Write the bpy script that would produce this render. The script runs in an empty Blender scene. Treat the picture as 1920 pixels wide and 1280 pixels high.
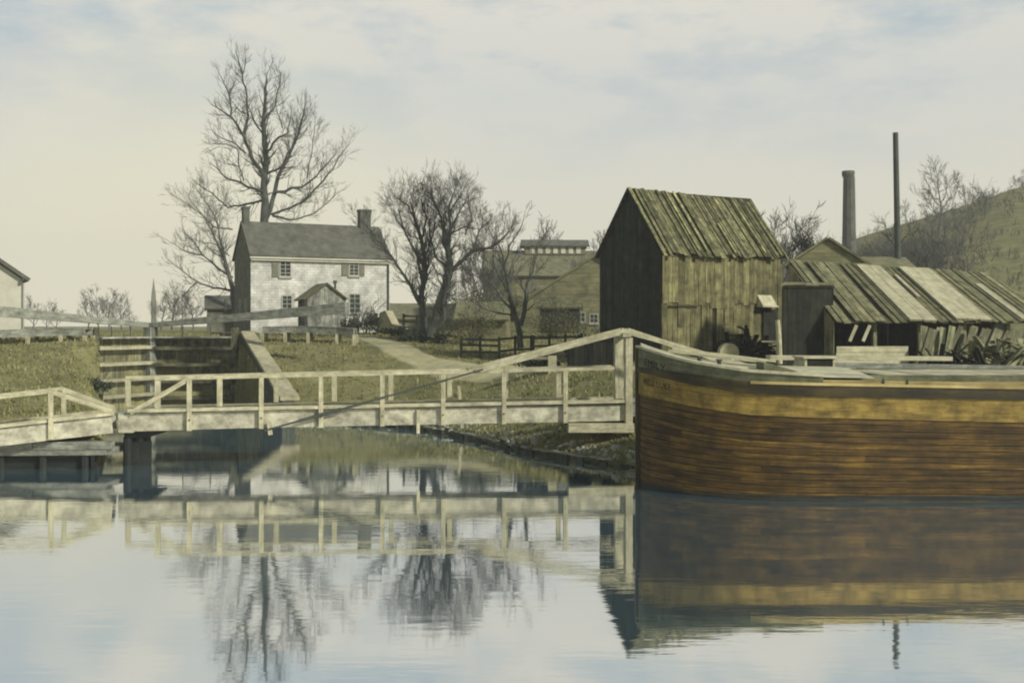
import bpy, math, random
import numpy as np
from mathutils import Vector, noise as mnoise
R = math.radians
SC = bpy.context.scene
COL = SC.collection

# ------------------------------------------------------------------ camera, sky, sun, exposure
CAMZ, HOR, F = 4.15, 610.0, 2000.0
cd = bpy.data.cameras.new("camera"); cam = bpy.data.objects.new("camera", cd); COL.objects.link(cam)
cam.location = (0, 0, CAMZ); cam.rotation_euler = (R(90), 0, 0)
cd.sensor_width = 36; cd.lens = F/1920*36; cd.shift_y = -(640-HOR)/1920
cd.clip_start = .1; cd.clip_end = 4000
SC.camera = cam
SUN = Vector((.80, -.60, .62)).normalized()
sd = bpy.data.lights.new("sun", 'SUN'); sun = bpy.data.objects.new("sun", sd); COL.objects.link(sun)
sd.energy = 4.4; sd.angle = R(3.5); sd.color = (1, .955, .87)
sun.rotation_euler = (-SUN).to_track_quat('-Z', 'Y').to_euler()
W = bpy.data.worlds.new("World"); SC.world = W; W.use_nodes = True
nt = W.node_tree; N = nt.nodes; LK = nt.links
bg = N['Background']
sky = N.new('ShaderNodeTexSky'); sky.sky_type = 'NISHITA'; sky.sun_disc = False
sky.sun_elevation = math.asin(SUN.z); sky.sun_rotation = math.atan2(SUN.x, SUN.y)
sky.dust_density = 3; sky.air_density = 1.2
tc = N.new('ShaderNodeTexCoord'); sep = N.new('ShaderNodeSeparateXYZ'); LK.new(tc.outputs['Generated'], sep.inputs[0])
ramp = N.new('ShaderNodeValToRGB'); LK.new(sep.outputs['Z'], ramp.inputs[0])
cr = ramp.color_ramp
cr.elements[0].position = 0.0; cr.elements[0].color = (9.3, 8.7, 6.6, 1)
cr.elements[1].position = 1.0; cr.elements[1].color = (.7, .95, 1.2, 1)
for p, c in ((.07, (8.2, 7.8, 6.1)), (.14, (7.5, 7.3, 6.3)), (.21, (6.9, 6.95, 6.5)), (.31, (8.0, 7.7, 6.8)), (.42, (3.6, 3.7, 3.6)), (.55, (1.5, 1.75, 2.0))):
    e = cr.elements.new(p); e.color = (*c, 1)
mp = N.new('ShaderNodeMapping'); mp.inputs['Scale'].default_value = (3.0, 3.0, 8); LK.new(tc.outputs['Generated'], mp.inputs[0])
nz = N.new('ShaderNodeTexNoise'); nz.inputs['Scale'].default_value = 1.9; nz.inputs['Detail'].default_value = 6; nz.inputs['Roughness'].default_value = .6
LK.new(mp.outputs[0], nz.inputs[0])
r2 = N.new('ShaderNodeValToRGB'); LK.new(nz.outputs[0], r2.inputs[0])
r2.color_ramp.elements[0].position = .43; r2.color_ramp.elements[0].color = (0, 0, 0, 1)
r2.color_ramp.elements[1].position = .62; r2.color_ramp.elements[1].color = (1, 1, 1, 1)
hgt = N.new('ShaderNodeMapRange'); LK.new(sep.outputs['Z'], hgt.inputs[0]); hgt.inputs[1].default_value = .13; hgt.inputs[2].default_value = .26; hgt.inputs[3].default_value = 0; hgt.inputs[4].default_value = .95
mm = N.new('ShaderNodeMath'); mm.operation = 'MULTIPLY'; LK.new(r2.outputs[0], mm.inputs[0]); LK.new(hgt.outputs[0], mm.inputs[1])
mx = N.new('ShaderNodeMix'); mx.data_type = 'RGBA'; LK.new(mm.outputs[0], mx.inputs[0]); LK.new(ramp.outputs[0], mx.inputs[6]); mx.inputs[7].default_value = (4.4, 5.4, 6.0, 1)
dt = N.new('ShaderNodeVectorMath'); dt.operation = 'DOT_PRODUCT'; LK.new(tc.outputs['Generated'], dt.inputs[0]); dt.inputs[1].default_value = Vector((-.28, 1, .02)).normalized()
gr = N.new('ShaderNodeMapRange'); LK.new(dt.outputs['Value'], gr.inputs[0]); gr.inputs[1].default_value = .955; gr.inputs[2].default_value = 1.0; gr.inputs[3].default_value = 0; gr.inputs[4].default_value = .55; gr.interpolation_type = 'SMOOTHSTEP'
gm0 = N.new('ShaderNodeMix'); gm0.data_type = 'RGBA'; LK.new(gr.outputs[0], gm0.inputs[0]); LK.new(mx.outputs[2], gm0.inputs[6]); gm0.inputs[7].default_value = (9.2, 8.5, 6.0, 1)
m2 = N.new('ShaderNodeMix'); m2.data_type = 'RGBA'; m2.inputs[0].default_value = .94; LK.new(sky.outputs[0], m2.inputs[6]); LK.new(gm0.outputs[2], m2.inputs[7])
LK.new(m2.outputs[2], bg.inputs[0]); bg.inputs[1].default_value = .10
SC.view_settings.view_transform = 'Standard'; SC.view_settings.look = 'None'
SC.view_settings.exposure = 0; SC.view_settings.gamma = 1
SC.render.engine = 'CYCLES'
SC.cycles.filter_width = 2.0
SC.render.resolution_x = 1024; SC.render.resolution_y = 682
SC.cycles.volume_bounces = 0

# ------------------------------------------------------------------ helpers
def P(px, py, d): return Vector(((px-960)*d/F, d, CAMZ-(py-HOR)*d/F))
def X(px, d): return (px-960)*d/F
def Z(py, d): return CAMZ-(py-HOR)*d/F
def V2(x, y): return Vector((x, y, 0))
UP = Vector((0, 0, 1))

class MB:
    def __init__(s, seed=0):
        s.v = []; s.f = []; s.uv = []; s.t = []; s.rng = random.Random(seed)
    def face(s, pts, uvs=None, tone=1.):
        i = len(s.v); s.v += [tuple(p) for p in pts]; s.f.append(tuple(range(i, i+len(pts))))
        if uvs is None:
            a = Vector(pts[1])-Vector(pts[0]); n = a.cross(Vector(pts[-1])-Vector(pts[0]))
            a = a.normalized() if a.length > 1e-6 else Vector((1, 0, 0))
            b = n.cross(a); b = b.normalized() if b.length > 1e-9 else UP
            uvs = [((Vector(p)-Vector(pts[0])).dot(b), (Vector(p)-Vector(pts[0])).dot(a)) for p in pts]
        s.uv += uvs; s.t.append(tone)
    def box(s, o, a, b, c, tone=1.):
        o, a, b, c = Vector(o), Vector(a), Vector(b), Vector(c)
        if a.cross(b).dot(c) < 0: a, b = b, a
        off = s.rng.random()*50
        P_ = lambda i, j, k: o+a*i+b*j+c*k
        L = [a.length, b.length, c.length]; ax = max(range(3), key=lambda q: L[q])
        fs = [((0,0,0),(0,1,0),(1,1,0),(1,0,0)), ((0,0,1),(1,0,1),(1,1,1),(0,1,1)), ((0,0,0),(1,0,0),(1,0,1),(0,0,1)),
              ((0,1,0),(0,1,1),(1,1,1),(1,1,0)), ((0,0,0),(0,0,1),(0,1,1),(0,1,0)), ((1,0,0),(1,1,0),(1,1,1),(1,0,1))]
        for q in fs:
            pts = [P_(*k) for k in q]
            var = [m for m in range(3) if len({k[m] for k in q}) > 1]
            lv = ax if ax in var else var[0]; lu = [m for m in var if m != lv][0]
            s.face(pts, [(off+k[lu]*L[lu]+.37*k[3-lu-lv]*L[3-lu-lv], off+k[lv]*L[lv]) for k in q], tone)
    def beam(s, p, q, w, h, tone=1., side=None):
        p, q = Vector(p), Vector(q); d = (q-p)
        sd_ = Vector(side) if side is not None else d.cross(UP)
        if sd_.length < 1e-4: sd_ = Vector((1, 0, 0))
        sd_ = (sd_ - d*(sd_.dot(d)/d.length_squared)).normalized(); u = sd_.cross(d).normalized()
        s.box(p-sd_*w/2-u*h/2, d, sd_*w, u*h, tone)
    def prism(s, poly, ext, tone=1.):
        poly = [Vector(p) for p in poly]; ext = Vector(ext); n = len(poly)
        nn = (poly[1]-poly[0]).cross(poly[2]-poly[1])
        if nn.dot(ext) > 0: poly = poly[::-1]
        s.face(poly, None, tone); s.face([p+ext for p in poly[::-1]], None, tone)
        for i in range(n):
            a, b = poly[i], poly[(i+1) % n]
            s.face([b, a, a+ext, b+ext], None, tone)
    def tube(s, pts, rad, n=6, cap=True, tone=1.):
        rings = []; vl = 0
        base = len(s.v)
        for i, p in enumerate(pts):
            d = (pts[min(i+1, len(pts)-1)]-pts[max(i-1, 0)])
            if d.length < 1e-7: d = UP.copy()
            d.normalize(); a = d.cross(Vector((.31, .95, .05)))
            if a.length < .1: a = d.cross(Vector((1, 0, 0)))
            a.normalize(); b = d.cross(a)
            for k in range(n):
                t = 2*math.pi*k/n
                q = p+(a*math.cos(t)+b*math.sin(t))*rad[i]; s.v.append((q.x, q.y, q.z))
        for i in range(len(pts)-1):
            L = (pts[i+1]-pts[i]).length
            for k in range(n):
                k2 = (k+1) % n
                s.f.append((base+i*n+k, base+i*n+k2, base+(i+1)*n+k2, base+(i+1)*n+k))
                c = 2*math.pi*rad[i]/n
                s.uv += [(k*c, vl), (k*c+c, vl), (k*c+c, vl+L), (k*c, vl+L)]; s.t.append(tone)
            vl += L
        if cap and rad[-1] > .02:
            s.f.append(tuple(base+(len(pts)-1)*n+k for k in range(n))); s.uv += [(0, 0)]*n; s.t.append(tone)
            s.f.append(tuple(base+k for k in reversed(range(n)))); s.uv += [(0, 0)]*n; s.t.append(tone)
    def build(s, name, mat, parent=None, smooth=False, **pr):
        me = bpy.data.meshes.new(name); o3 = parent.location if parent is not None else Vector((0, 0, 0))
        pv = parent
        off = Vector((0, 0, 0))
        while pv is not None: off += pv.location; pv = pv.parent
        if parent is None and pr.pop('rebase', True) and len(s.v):
            a = np.array(s.v); off = Vector((a[:, 0].mean(), a[:, 1].mean(), a[:, 2].min()))
        pr.pop('rebase', None)
        a = np.array(s.v, dtype=float)-np.array(off)
        me.from_pydata(a.tolist(), [], s.f)
        ul = me.uv_layers.new(name='UVMap'); ul.data.foreach_set('uv', np.array(s.uv, dtype=np.float32).ravel())
        at = me.attributes.new('tone', 'FLOAT', 'FACE'); at.data.foreach_set('value', np.array(s.t, dtype=np.float32))
        if smooth: me.polygons.foreach_set('use_smooth', [True]*len(me.polygons))
        me.materials.append(mat); me.update()
        o = bpy.data.objects.new(name, me); COL.objects.link(o)
        if parent is not None: o.parent = parent
        else: o.location = off
        for k, v in pr.items(): o[k] = v
        return o

def thing(name, label, cat, loc, group=None):
    o = bpy.data.objects.new(name, None); COL.objects.link(o); o.location = loc; o.empty_display_size = .3
    o['label'] = label; o['category'] = cat
    if group: o['group'] = group
    return o

# ------------------------------------------------------------------ materials
def newmat(name):
    m = bpy.data.materials.new(name); m.use_nodes = True; t = m.node_tree
    return m, t, t.nodes, t.links, t.nodes['Principled BSDF']
def ramp_node(N, stops):
    r = N.new('ShaderNodeValToRGB'); el = r.color_ramp.elements
    el[0].position, el[0].color = stops[0][0], (*stops[0][1], 1)
    el[1].position, el[1].color = stops[-1][0], (*stops[-1][1], 1)
    for p, c in stops[1:-1]:
        e = el.new(p); e.color = (*c, 1)
    return r
def wood(name, a, b, c, su=16., sv=.9, rough=.85, bump=.25, stain=.35, sscale=1.3):
    """a dark grain, b base, c light; grain runs along V of the UV map, 'tone' varies per board"""
    m, t, N, L, bs = newmat(name)
    uv = N.new('ShaderNodeUVMap'); uv.uv_map = 'UVMap'
    mp = N.new('ShaderNodeMapping'); mp.inputs['Scale'].default_value = (su, sv, 1); L.new(uv.outputs[0], mp.inputs[0])
    nz = N.new('ShaderNodeTexNoise'); nz.inputs['Scale'].default_value = 1.; nz.inputs['Detail'].default_value = 6; nz.inputs['Roughness'].default_value = .65
    L.new(mp.outputs[0], nz.inputs[0])
    r = ramp_node(N, [(.28, a), (.5, b), (.72, c)]); L.new(nz.outputs[0], r.inputs[0])
    g = N.new('ShaderNodeNewGeometry')
    n2 = N.new('ShaderNodeTexNoise'); n2.inputs['Scale'].default_value = sscale; n2.inputs['Detail'].default_value = 7; n2.inputs['Roughness'].default_value = .7
    L.new(g.outputs['Position'], n2.inputs[0])
    mr = N.new('ShaderNodeMapRange'); L.new(n2.outputs[0], mr.inputs[0]); mr.inputs[1].default_value = .35; mr.inputs[2].default_value = .65; mr.inputs[3].default_value = 1-stain; mr.inputs[4].default_value = 1+stain*.5
    at = N.new('ShaderNodeAttribute'); at.attribute_name = 'tone'
    mu = N.new('ShaderNodeMath'); mu.operation = 'MULTIPLY'; L.new(mr.outputs[0], mu.inputs[0]); L.new(at.outputs['Fac'], mu.inputs[1])
    vm = N.new('ShaderNodeVectorMath'); vm.operation = 'SCALE'; L.new(r.outputs[0], vm.inputs[0]); L.new(mu.outputs[0], vm.inputs['Scale'])
    L.new(vm.outputs[0], bs.inputs['Base Color']); bs.inputs['Roughness'].default_value = rough
    bs.inputs['Specular IOR Level'].default_value = .25
    bp = N.new('ShaderNodeBump'); bp.inputs['Strength'].default_value = bump; bp.inputs['Distance'].default_value = .02
    L.new(nz.outputs[0], bp.inputs['Height']); L.new(bp.outputs[0], bs.inputs['Normal'])
    return m
def blotch(name, stops, scale=1.5, detail=8, rough=.95, bump=.4, bscale=None, bdist=.03, stretch=(1, 1, 1), tone=False):
    m, t, N, L, bs = newmat(name)
    g = N.new('ShaderNodeNewGeometry'); mp = N.new('ShaderNodeMapping'); mp.inputs['Scale'].default_value = stretch
    L.new(g.outputs['Position'], mp.inputs[0])
    nz = N.new('ShaderNodeTexNoise'); nz.inputs['Scale'].default_value = scale; nz.inputs['Detail'].default_value = detail; nz.inputs['Roughness'].default_value = .68
    L.new(mp.outputs[0], nz.inputs[0])
    r = ramp_node(N, stops); L.new(nz.outputs[0], r.inputs[0]); out = r.outputs[0]
    if tone:
        at = N.new('ShaderNodeAttribute'); at.attribute_name = 'tone'
        vm = N.new('ShaderNodeVectorMath'); vm.operation = 'SCALE'; L.new(out, vm.inputs[0]); L.new(at.outputs['Fac'], vm.inputs['Scale']); out = vm.outputs[0]
    L.new(out, bs.inputs['Base Color']); bs.inputs['Roughness'].default_value = rough; bs.inputs['Specular IOR Level'].default_value = .2
    n2 = N.new('ShaderNodeTexNoise'); n2.inputs['Scale'].default_value = bscale or scale*4; n2.inputs['Detail'].default_value = 6; L.new(mp.outputs[0], n2.inputs[0])
    bp = N.new('ShaderNodeBump'); bp.inputs['Strength'].default_value = bump; bp.inputs['Distance'].default_value = bdist
    L.new(n2.outputs[0], bp.inputs['Height']); L.new(bp.outputs[0], bs.inputs['Normal'])
    return m
def masonry(name, c1, c2, mortar, scale, rough=.9, w=.5, h=.25):
    m, t, N, L, bs = newmat(name)
    uv = N.new('ShaderNodeUVMap'); uv.uv_map = 'UVMap'
    sp = N.new('ShaderNodeSeparateXYZ'); L.new(uv.outputs[0], sp.inputs[0]); cb = N.new('ShaderNodeCombineXYZ'); L.new(sp.outputs[1], cb.inputs[0]); L.new(sp.outputs[0], cb.inputs[1])
    br = N.new('ShaderNodeTexBrick'); L.new(cb.outputs[0], br.inputs[0]); br.inputs['Scale'].default_value = scale
    br.inputs['Color1'].default_value = (*c1, 1); br.inputs['Color2'].default_value = (*c2, 1); br.inputs['Mortar'].default_value = (*mortar, 1)
    br.inputs['Mortar Size'].default_value = .03; br.inputs['Brick Width'].default_value = w; br.inputs['Row Height'].default_value = h
    g = N.new('ShaderNodeNewGeometry'); n2 = N.new('ShaderNodeTexNoise'); n2.inputs['Scale'].default_value = 1.6; n2.inputs['Detail'].default_value = 8; L.new(g.outputs['Position'], n2.inputs[0])
    mr = N.new('ShaderNodeMapRange'); L.new(n2.outputs[0], mr.inputs[0]); mr.inputs[1].default_value = .3; mr.inputs[2].default_value = .7; mr.inputs[3].default_value = .65; mr.inputs[4].default_value = 1.3
    vm = N.new('ShaderNodeVectorMath'); vm.operation = 'SCALE'; L.new(br.outputs[0], vm.inputs[0]); L.new(mr.outputs[0], vm.inputs['Scale'])
    L.new(vm.outputs[0], bs.inputs['Base Color']); bs.inputs['Roughness'].default_value = rough
    bp = N.new('ShaderNodeBump'); bp.inputs['Strength'].default_value = .5; bp.inputs['Distance'].default_value = .03
    L.new(br.outputs['Fac'], bp.inputs['Height']); bp.invert = True; L.new(bp.outputs[0], bs.inputs['Normal'])
    return m

M = {}
M['cream'] = wood('cream_paint', (.20, .19, .115), (.42, .40, .255), (.53, .505, .34), su=14, sv=1.2, stain=.35, sscale=3., bump=.2)
M['fascia'] = wood('fascia_paint', (.22, .215, .15), (.42, .405, .29), (.53, .515, .39), su=4, sv=2.4, stain=.45, sscale=2.2, bump=.2)
M['grey_timber'] = wood('grey_timber', (.09, .10, .075), (.23, .24, .19), (.36, .37, .30), su=14, sv=1.2, stain=.5, sscale=2.5)
M['gate_timber'] = wood('gate_timber', (.03, .035, .018), (.10, .10, .055), (.20, .195, .11), su=12, sv=1.2, stain=.7, sscale=2.5)  # darkened to carry the shade inside the lock
M['dark_pile'] = wood('wet_shade_timber', (.006, .009, .007), (.014, .018, .015), (.03, .036, .03), su=9, rough=.8)  # wet piles, and near black for the shaded void under the landing
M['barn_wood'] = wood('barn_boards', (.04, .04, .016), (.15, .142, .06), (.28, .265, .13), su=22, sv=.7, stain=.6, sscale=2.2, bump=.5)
M['black_shade_wood'] = wood('black_shade_boards', (.006, .008, .005), (.018, .022, .013), (.045, .05, .03), su=20, sv=.8, stain=.6, sscale=3)  # near black; carries the shade of the barn gable and dark openings
M['roof_boards'] = wood('roof_boards', (.03, .032, .014), (.13, .128, .058), (.25, .24, .12), su=18, sv=1., stain=.8, sscale=3.5, bump=.5)
M['shed_roof'] = wood('shed_roof_boards', (.05, .053, .025), (.185, .18, .092), (.29, .28, .16), su=18, sv=.8, stain=.55, sscale=3, bump=.4)
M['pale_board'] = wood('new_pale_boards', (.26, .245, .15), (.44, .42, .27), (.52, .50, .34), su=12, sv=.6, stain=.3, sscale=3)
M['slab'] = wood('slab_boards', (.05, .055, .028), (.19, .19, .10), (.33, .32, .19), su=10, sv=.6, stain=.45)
M['fence'] = wood('fence_rails', (.015, .02, .013), (.045, .05, .03), (.09, .09, .055), su=10)
M['hull'] = wood('hull_planks', (.012, .009, .003), (.066, .038, .007), (.18, .105, .014), su=14, sv=.9, stain=.5, sscale=2.0, rough=.65, bump=.5)
M['ochre'] = wood('ochre_paint', (.06, .042, .010), (.165, .115, .024), (.24, .17, .038), su=9, sv=1.0, stain=.5, sscale=2.5, rough=.7, bump=.3)
M['wale'] = wood('wale_paint', (.012, .012, .006), (.035, .028, .009), (.09, .065, .018), su=5, sv=.6, stain=.5, rough=.6)
M['bulwark'] = wood('bulwark_paint', (.06, .065, .035), (.13, .138, .075), (.20, .205, .12), su=8, sv=1., stain=.45, sscale=2.5, rough=.75)
M['deckw'] = wood('deck_planks', (.26, .25, .155), (.46, .44, .29), (.56, .54, .38), su=12, sv=.6, stain=.3, sscale=2.5)
M['buff'] = wood('buff_rail', (.16, .125, .05), (.36, .29, .115), (.46, .38, .17), su=4, sv=.6, stain=.3)
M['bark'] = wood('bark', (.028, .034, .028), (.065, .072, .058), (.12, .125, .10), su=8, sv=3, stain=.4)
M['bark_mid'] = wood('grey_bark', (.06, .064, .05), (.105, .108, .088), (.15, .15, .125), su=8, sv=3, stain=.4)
M['bark_far'] = wood('hazed_bark', (.07, .075, .06), (.12, .122, .10), (.17, .17, .14), su=8, sv=3, stain=.4)  # bark lightened so distance haze is in the colour
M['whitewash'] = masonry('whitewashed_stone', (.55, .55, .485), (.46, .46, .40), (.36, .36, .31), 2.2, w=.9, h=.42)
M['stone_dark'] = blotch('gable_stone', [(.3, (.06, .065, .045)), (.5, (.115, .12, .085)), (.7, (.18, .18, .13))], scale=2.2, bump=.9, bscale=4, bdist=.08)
M['shingle'] = masonry('wood_shingles', (.115, .115, .085), (.085, .088, .065), (.055, .058, .045), 4.5, w=.9, h=.55)
M['shingle2'] = masonry('old_shingles', (.165, .16, .08), (.13, .127, .065), (.07, .07, .04), 4.0, w=.9, h=.6)
M['brick'] = masonry('dark_brick', (.095, .10, .075), (.065, .07, .055), (.14, .14, .11), 4., w=.8, h=.3)
M['iron'] = blotch('rusty_iron', [(.3, (.035, .045, .035)), (.7, (.075, .085, .065))], scale=2, bump=.1, rough=.6)
M['limestone'] = blotch('coping_stone', [(.3, (.20, .19, .11)), (.5, (.34, .32, .20)), (.7, (.44, .42, .28))], scale=3, bump=.5, tone=True)
M['wallstone'] = masonry('lock_wall_stone', (.055, .06, .036), (.035, .04, .025), (.02, .024, .016), 1.6, w=.7, h=.3)
M['whitepaint'] = blotch('white_clapboard', [(.3, (.42, .41, .32)), (.7, (.56, .55, .45))], scale=1, bump=.1)
M['glass'] = blotch('window_glass', [(.3, (.02, .028, .026)), (.7, (.045, .055, .05))], scale=2, bump=0, rough=.12)
M['frame_paint'] = blotch('window_paint', [(.3, (.28, .28, .22)), (.7, (.4, .4, .33))], scale=2, bump=0)
M['shutter'] = blotch('shutter_paint', [(.3, (.12, .12, .085)), (.7, (.19, .19, .14))], scale=3, bump=0)
M['olivewall'] = wood('olive_boards', (.085, .085, .035), (.165, .16, .078), (.235, .225, .12), su=6, sv=.4, stain=.4)
M['dirt'] = blotch('dirt_path', [(.3, (.25, .23, .12)), (.5, (.36, .335, .19)), (.7, (.44, .41, .245))], scale=1.4, bump=.5, bdist=.03)
M['rock'] = blotch('rock', [(.3, (.20, .21, .17)), (.7, (.42, .42, .34))], scale=3, bump=.6)
M['leafd'] = blotch('dark_foliage', [(.3, (.012, .02, .012)), (.5, (.03, .04, .022)), (.7, (.075, .085, .04))], scale=2.5, bump=0, tone=True)
M['leafo'] = blotch('olive_foliage', [(.3, (.05, .055, .022)), (.5, (.10, .10, .045)), (.7, (.17, .165, .08))], scale=1.5, bump=0, tone=True)
M['tuft'] = blotch('dry_grass', [(.3, (.12, .125, .045)), (.5, (.21, .205, .085)), (.7, (.33, .31, .15))], scale=.9, bump=0, tone=True)
# ground: winter grass with straw and bare patches
m, t, N_, L_, bs = newmat('winter_grass')
g_ = N_.new('ShaderNodeNewGeometry')
na = N_.new('ShaderNodeTexNoise'); na.inputs['Scale'].default_value = .55; na.inputs['Detail'].default_value = 9; na.inputs['Roughness'].default_value = .72; L_.new(g_.outputs['Position'], na.inputs[0])
nb = N_.new('ShaderNodeTexNoise'); nb.inputs['Scale'].default_value = 5; nb.inputs['Detail'].default_value = 6; nb.inputs['Roughness'].default_value = .75; L_.new(g_.outputs['Position'], nb.inputs[0])
ra = ramp_node(N_, [(.28, (.10, .10, .042)), (.46, (.17, .165, .073)), (.58, (.22, .21, .098)), (.74, (.29, .27, .14))]); L_.new(na.outputs[0], ra.inputs[0])
rb = ramp_node(N_, [(.3, (.72, .74, .72)), (.5, (1, 1, 1)), (.7, (1.25, 1.22, 1.15))]); L_.new(nb.outputs[0], rb.inputs[0])
vm = N_.new('ShaderNodeVectorMath'); vm.operation = 'MULTIPLY'; L_.new(ra.outputs[0], vm.inputs[0]); L_.new(rb.outputs[0], vm.inputs[1])
L_.new(vm.outputs[0], bs.inputs['Base Color']); bs.inputs['Roughness'].default_value = 1; bs.inputs['Specular IOR Level'].default_value = .1
bp = N_.new('ShaderNodeBump'); bp.inputs['Strength'].default_value = .8; bp.inputs['Distance'].default_value = .08; L_.new(nb.outputs[0], bp.inputs['Height']); L_.new(bp.outputs[0], bs.inputs['Normal'])
M['grass'] = m
# water
m, t, N_, L_, bs = newmat('canal_water')
N_.remove(bs); out = N_['Material Output']
g_ = N_.new('ShaderNodeNewGeometry')
mpw = N_.new('ShaderNodeMapping'); mpw.inputs['Scale'].default_value = (.45, 1.9, 1); L_.new(g_.outputs['Position'], mpw.inputs[0])
n1 = N_.new('ShaderNodeTexNoise'); n1.inputs['Scale'].default_value = 2.0; n1.inputs['Detail'].default_value = 4; L_.new(mpw.outputs[0], n1.inputs[0])
n2 = N_.new('ShaderNodeTexNoise'); n2.inputs['Scale'].default_value = .16; n2.inputs['Detail'].default_value = 3; L_.new(g_.outputs['Position'], n2.inputs[0])
rr = N_.new('ShaderNodeMapRange'); L_.new(n2.outputs[0], rr.inputs[0]); rr.inputs[1].default_value = .38; rr.inputs[2].default_value = .68; rr.inputs[3].default_value = .35; rr.inputs[4].default_value = 1.5
hm = N_.new('ShaderNodeMath'); hm.operation = 'MULTIPLY'; L_.new(n1.outputs[0], hm.inputs[0]); L_.new(rr.outputs[0], hm.inputs[1])
bp = N_.new('ShaderNodeBump'); bp.inputs['Strength'].default_value = 1; bp.inputs['Distance'].default_value = .0026; L_.new(hm.outputs[0], bp.inputs['Height'])
gl = N_.new('ShaderNodeBsdfGlossy'); gl.inputs['Color'].default_value = (.97, .96, .93, 1); gl.inputs['Roughness'].default_value = .03; L_.new(bp.outputs[0], gl.inputs['Normal'])
df = N_.new('ShaderNodeBsdfDiffuse'); df.inputs['Color'].default_value = (.08, .155, .195, 1)
ms = N_.new('ShaderNodeMixShader'); ms.inputs[0].default_value = .84; L_.new(df.outputs[0], ms.inputs[1]); L_.new(gl.outputs[0], ms.inputs[2]); L_.new(ms.outputs[0], out.inputs[0])
M['water'] = m

# ------------------------------------------------------------------ terrain
SHORE_R = [(-10.2, 46.5), (-7.1, 46), (-3.9, 43), (-1.15, 38.6), (.69, 34.6), (3.2, 31.6), (6, 31.2), (120, 31)]
SHORE_L = [(-20.5, 52), (-18.0, 47), (-12.9, 33.5), (-12.2, 31.7), (-120, 30.0)]
WPOLY = [(-120, 30.0), (-12.2, 31.7), (-12.9, 33.5), (-18.0, 47), (-20.5, 52), (-18.75, 55.3), (-14.2, 55.1)] + SHORE_R + [(120, -60), (-120, -60)]
def dist_poly(x, y, pts):
    dmin = np.full(x.shape, 1e9)
    for (ax, ay), (bx, by) in zip(pts[:-1], pts[1:]):
        dx, dy = bx-ax, by-ay
        t = np.clip(((x-ax)*dx+(y-ay)*dy)/(dx*dx+dy*dy), 0, 1)
        dmin = np.minimum(dmin, np.hypot(x-ax-t*dx, y-ay-t*dy))
    return dmin
def inside(x, y, poly):
    c = np.zeros(x.shape, bool); n = len(poly)
    for i in range(n):
        (ax, ay), (bx, by) = poly[i], poly[(i+1) % n]
        if ay == by: continue
        k = ((ay > y) != (by > y)) & (x < (bx-ax)*(y-ay)/(by-ay)+ax)
        c ^= k
    return c
def sst(a, b, v):
    t = np.clip((v-a)/(b-a), 0, 1); return t*t*(3-2*t)
def wob(x, y):
    return (np.sin(x*1.7+np.sin(y*1.1)*1.3)*.4+np.sin(y*2.3+x*.7)*.3+np.sin(x*4.1+y*3.3)*.2+np.sin(x*7.7-y*6.1)*.12)
def height(x, y):
    x = np.asarray(x, float); y = np.asarray(y, float)
    sr = dist_poly(x, y, SHORE_R)
    zl = np.interp(sr, [0, 1, 5, 9.5, 14, 30], [.16, .50, 2.25, 3.15, 3.45, 3.62])
    zr = np.interp(sr, [0, 1, 5, 12, 18, 30], [.16, .55, 2.3, 2.62, 2.9, 3.3])
    b = sst(-6, 1, x); right = zl*(1-b)+zr*b
    sl = dist_poly(x, y, SHORE_L)
    left = np.minimum(np.interp(y-31, [0, 2, 5, 16, 20, 30], [.85, .95, 1.3, 3.1, 3.45, 3.6]), .85+1.5*dist_poly(x, y, SHORE_L[1:]))
    cut = -17.5+(y-50)*-.35
    z = np.where(x > cut, right, left)
    far = sst(56, 75, y); z = z*(1-far)+3.62*far
    H = np.interp(x*180/np.maximum(y, 60), [34, 42, 57, 70, 86, 130, 300], [0, 3, 14.5, 18.5, 24, 31, 33])
    z = z+H*sst(62, 185, y)
    z = z+wob(x, y)*.045*sst(0, 1.5, np.minimum(sr, sl)) + np.where(y > 62, wob(x*.08, y*.08)*.5*sst(62, 120, y)*sst(20, 50, x), 0)
    ins = inside(x, y, WPOLY)
    return np.where(ins, -1.3, z)
def gz(x, y): return float(height(np.array([x]), np.array([y]))[0])
def axis(lo, hi, step, far, growth=1.18, neg=True):
    a = list(np.arange(lo, hi+1e-6, step)); s = step
    v = hi
    while v < far: s *= growth; v += s; a.append(v)
    if neg:
        s = step; v = lo
        while v > -far: s *= growth; v -= s; a.insert(0, v)
    return np.array(a)
xs = axis(-32, 34, .3, 520); ys = np.concatenate([[-110, -60, -30, 0, 15, 25], axis(28, 68, .3, 520, 1.07, neg=False)])
gx, gy = np.meshgrid(xs, ys); gzv = height(gx, gy); nx, ny = len(xs), len(ys)
vv = np.stack([gx.ravel(), gy.ravel(), gzv.ravel()], 1)
idx = np.arange(nx*ny).reshape(ny, nx)
fc = np.stack([idx[:-1, :-1].ravel(), idx[:-1, 1:].ravel(), idx[1:, 1:].ravel(), idx[1:, :-1].ravel()], 1)
me = bpy.data.meshes.new('ground'); me.from_pydata(vv.tolist(), [], fc.tolist()); me.materials.append(M['grass'])
me.polygons.foreach_set('use_smooth', [True]*len(me.polygons))
og = bpy.data.objects.new('ground', me); COL.objects.link(og); og['kind'] = 'structure'
me = bpy.data.meshes.new('water')
me.from_pydata([(-400, -105, 0), (400, -105, 0), (400, 56, 0), (-400, 56, 0)], [], [(0, 1, 2, 3)]); me.materials.append(M['water'])
ow = bpy.data.objects.new('water', me); COL.objects.link(ow); ow['kind'] = 'structure'

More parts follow.
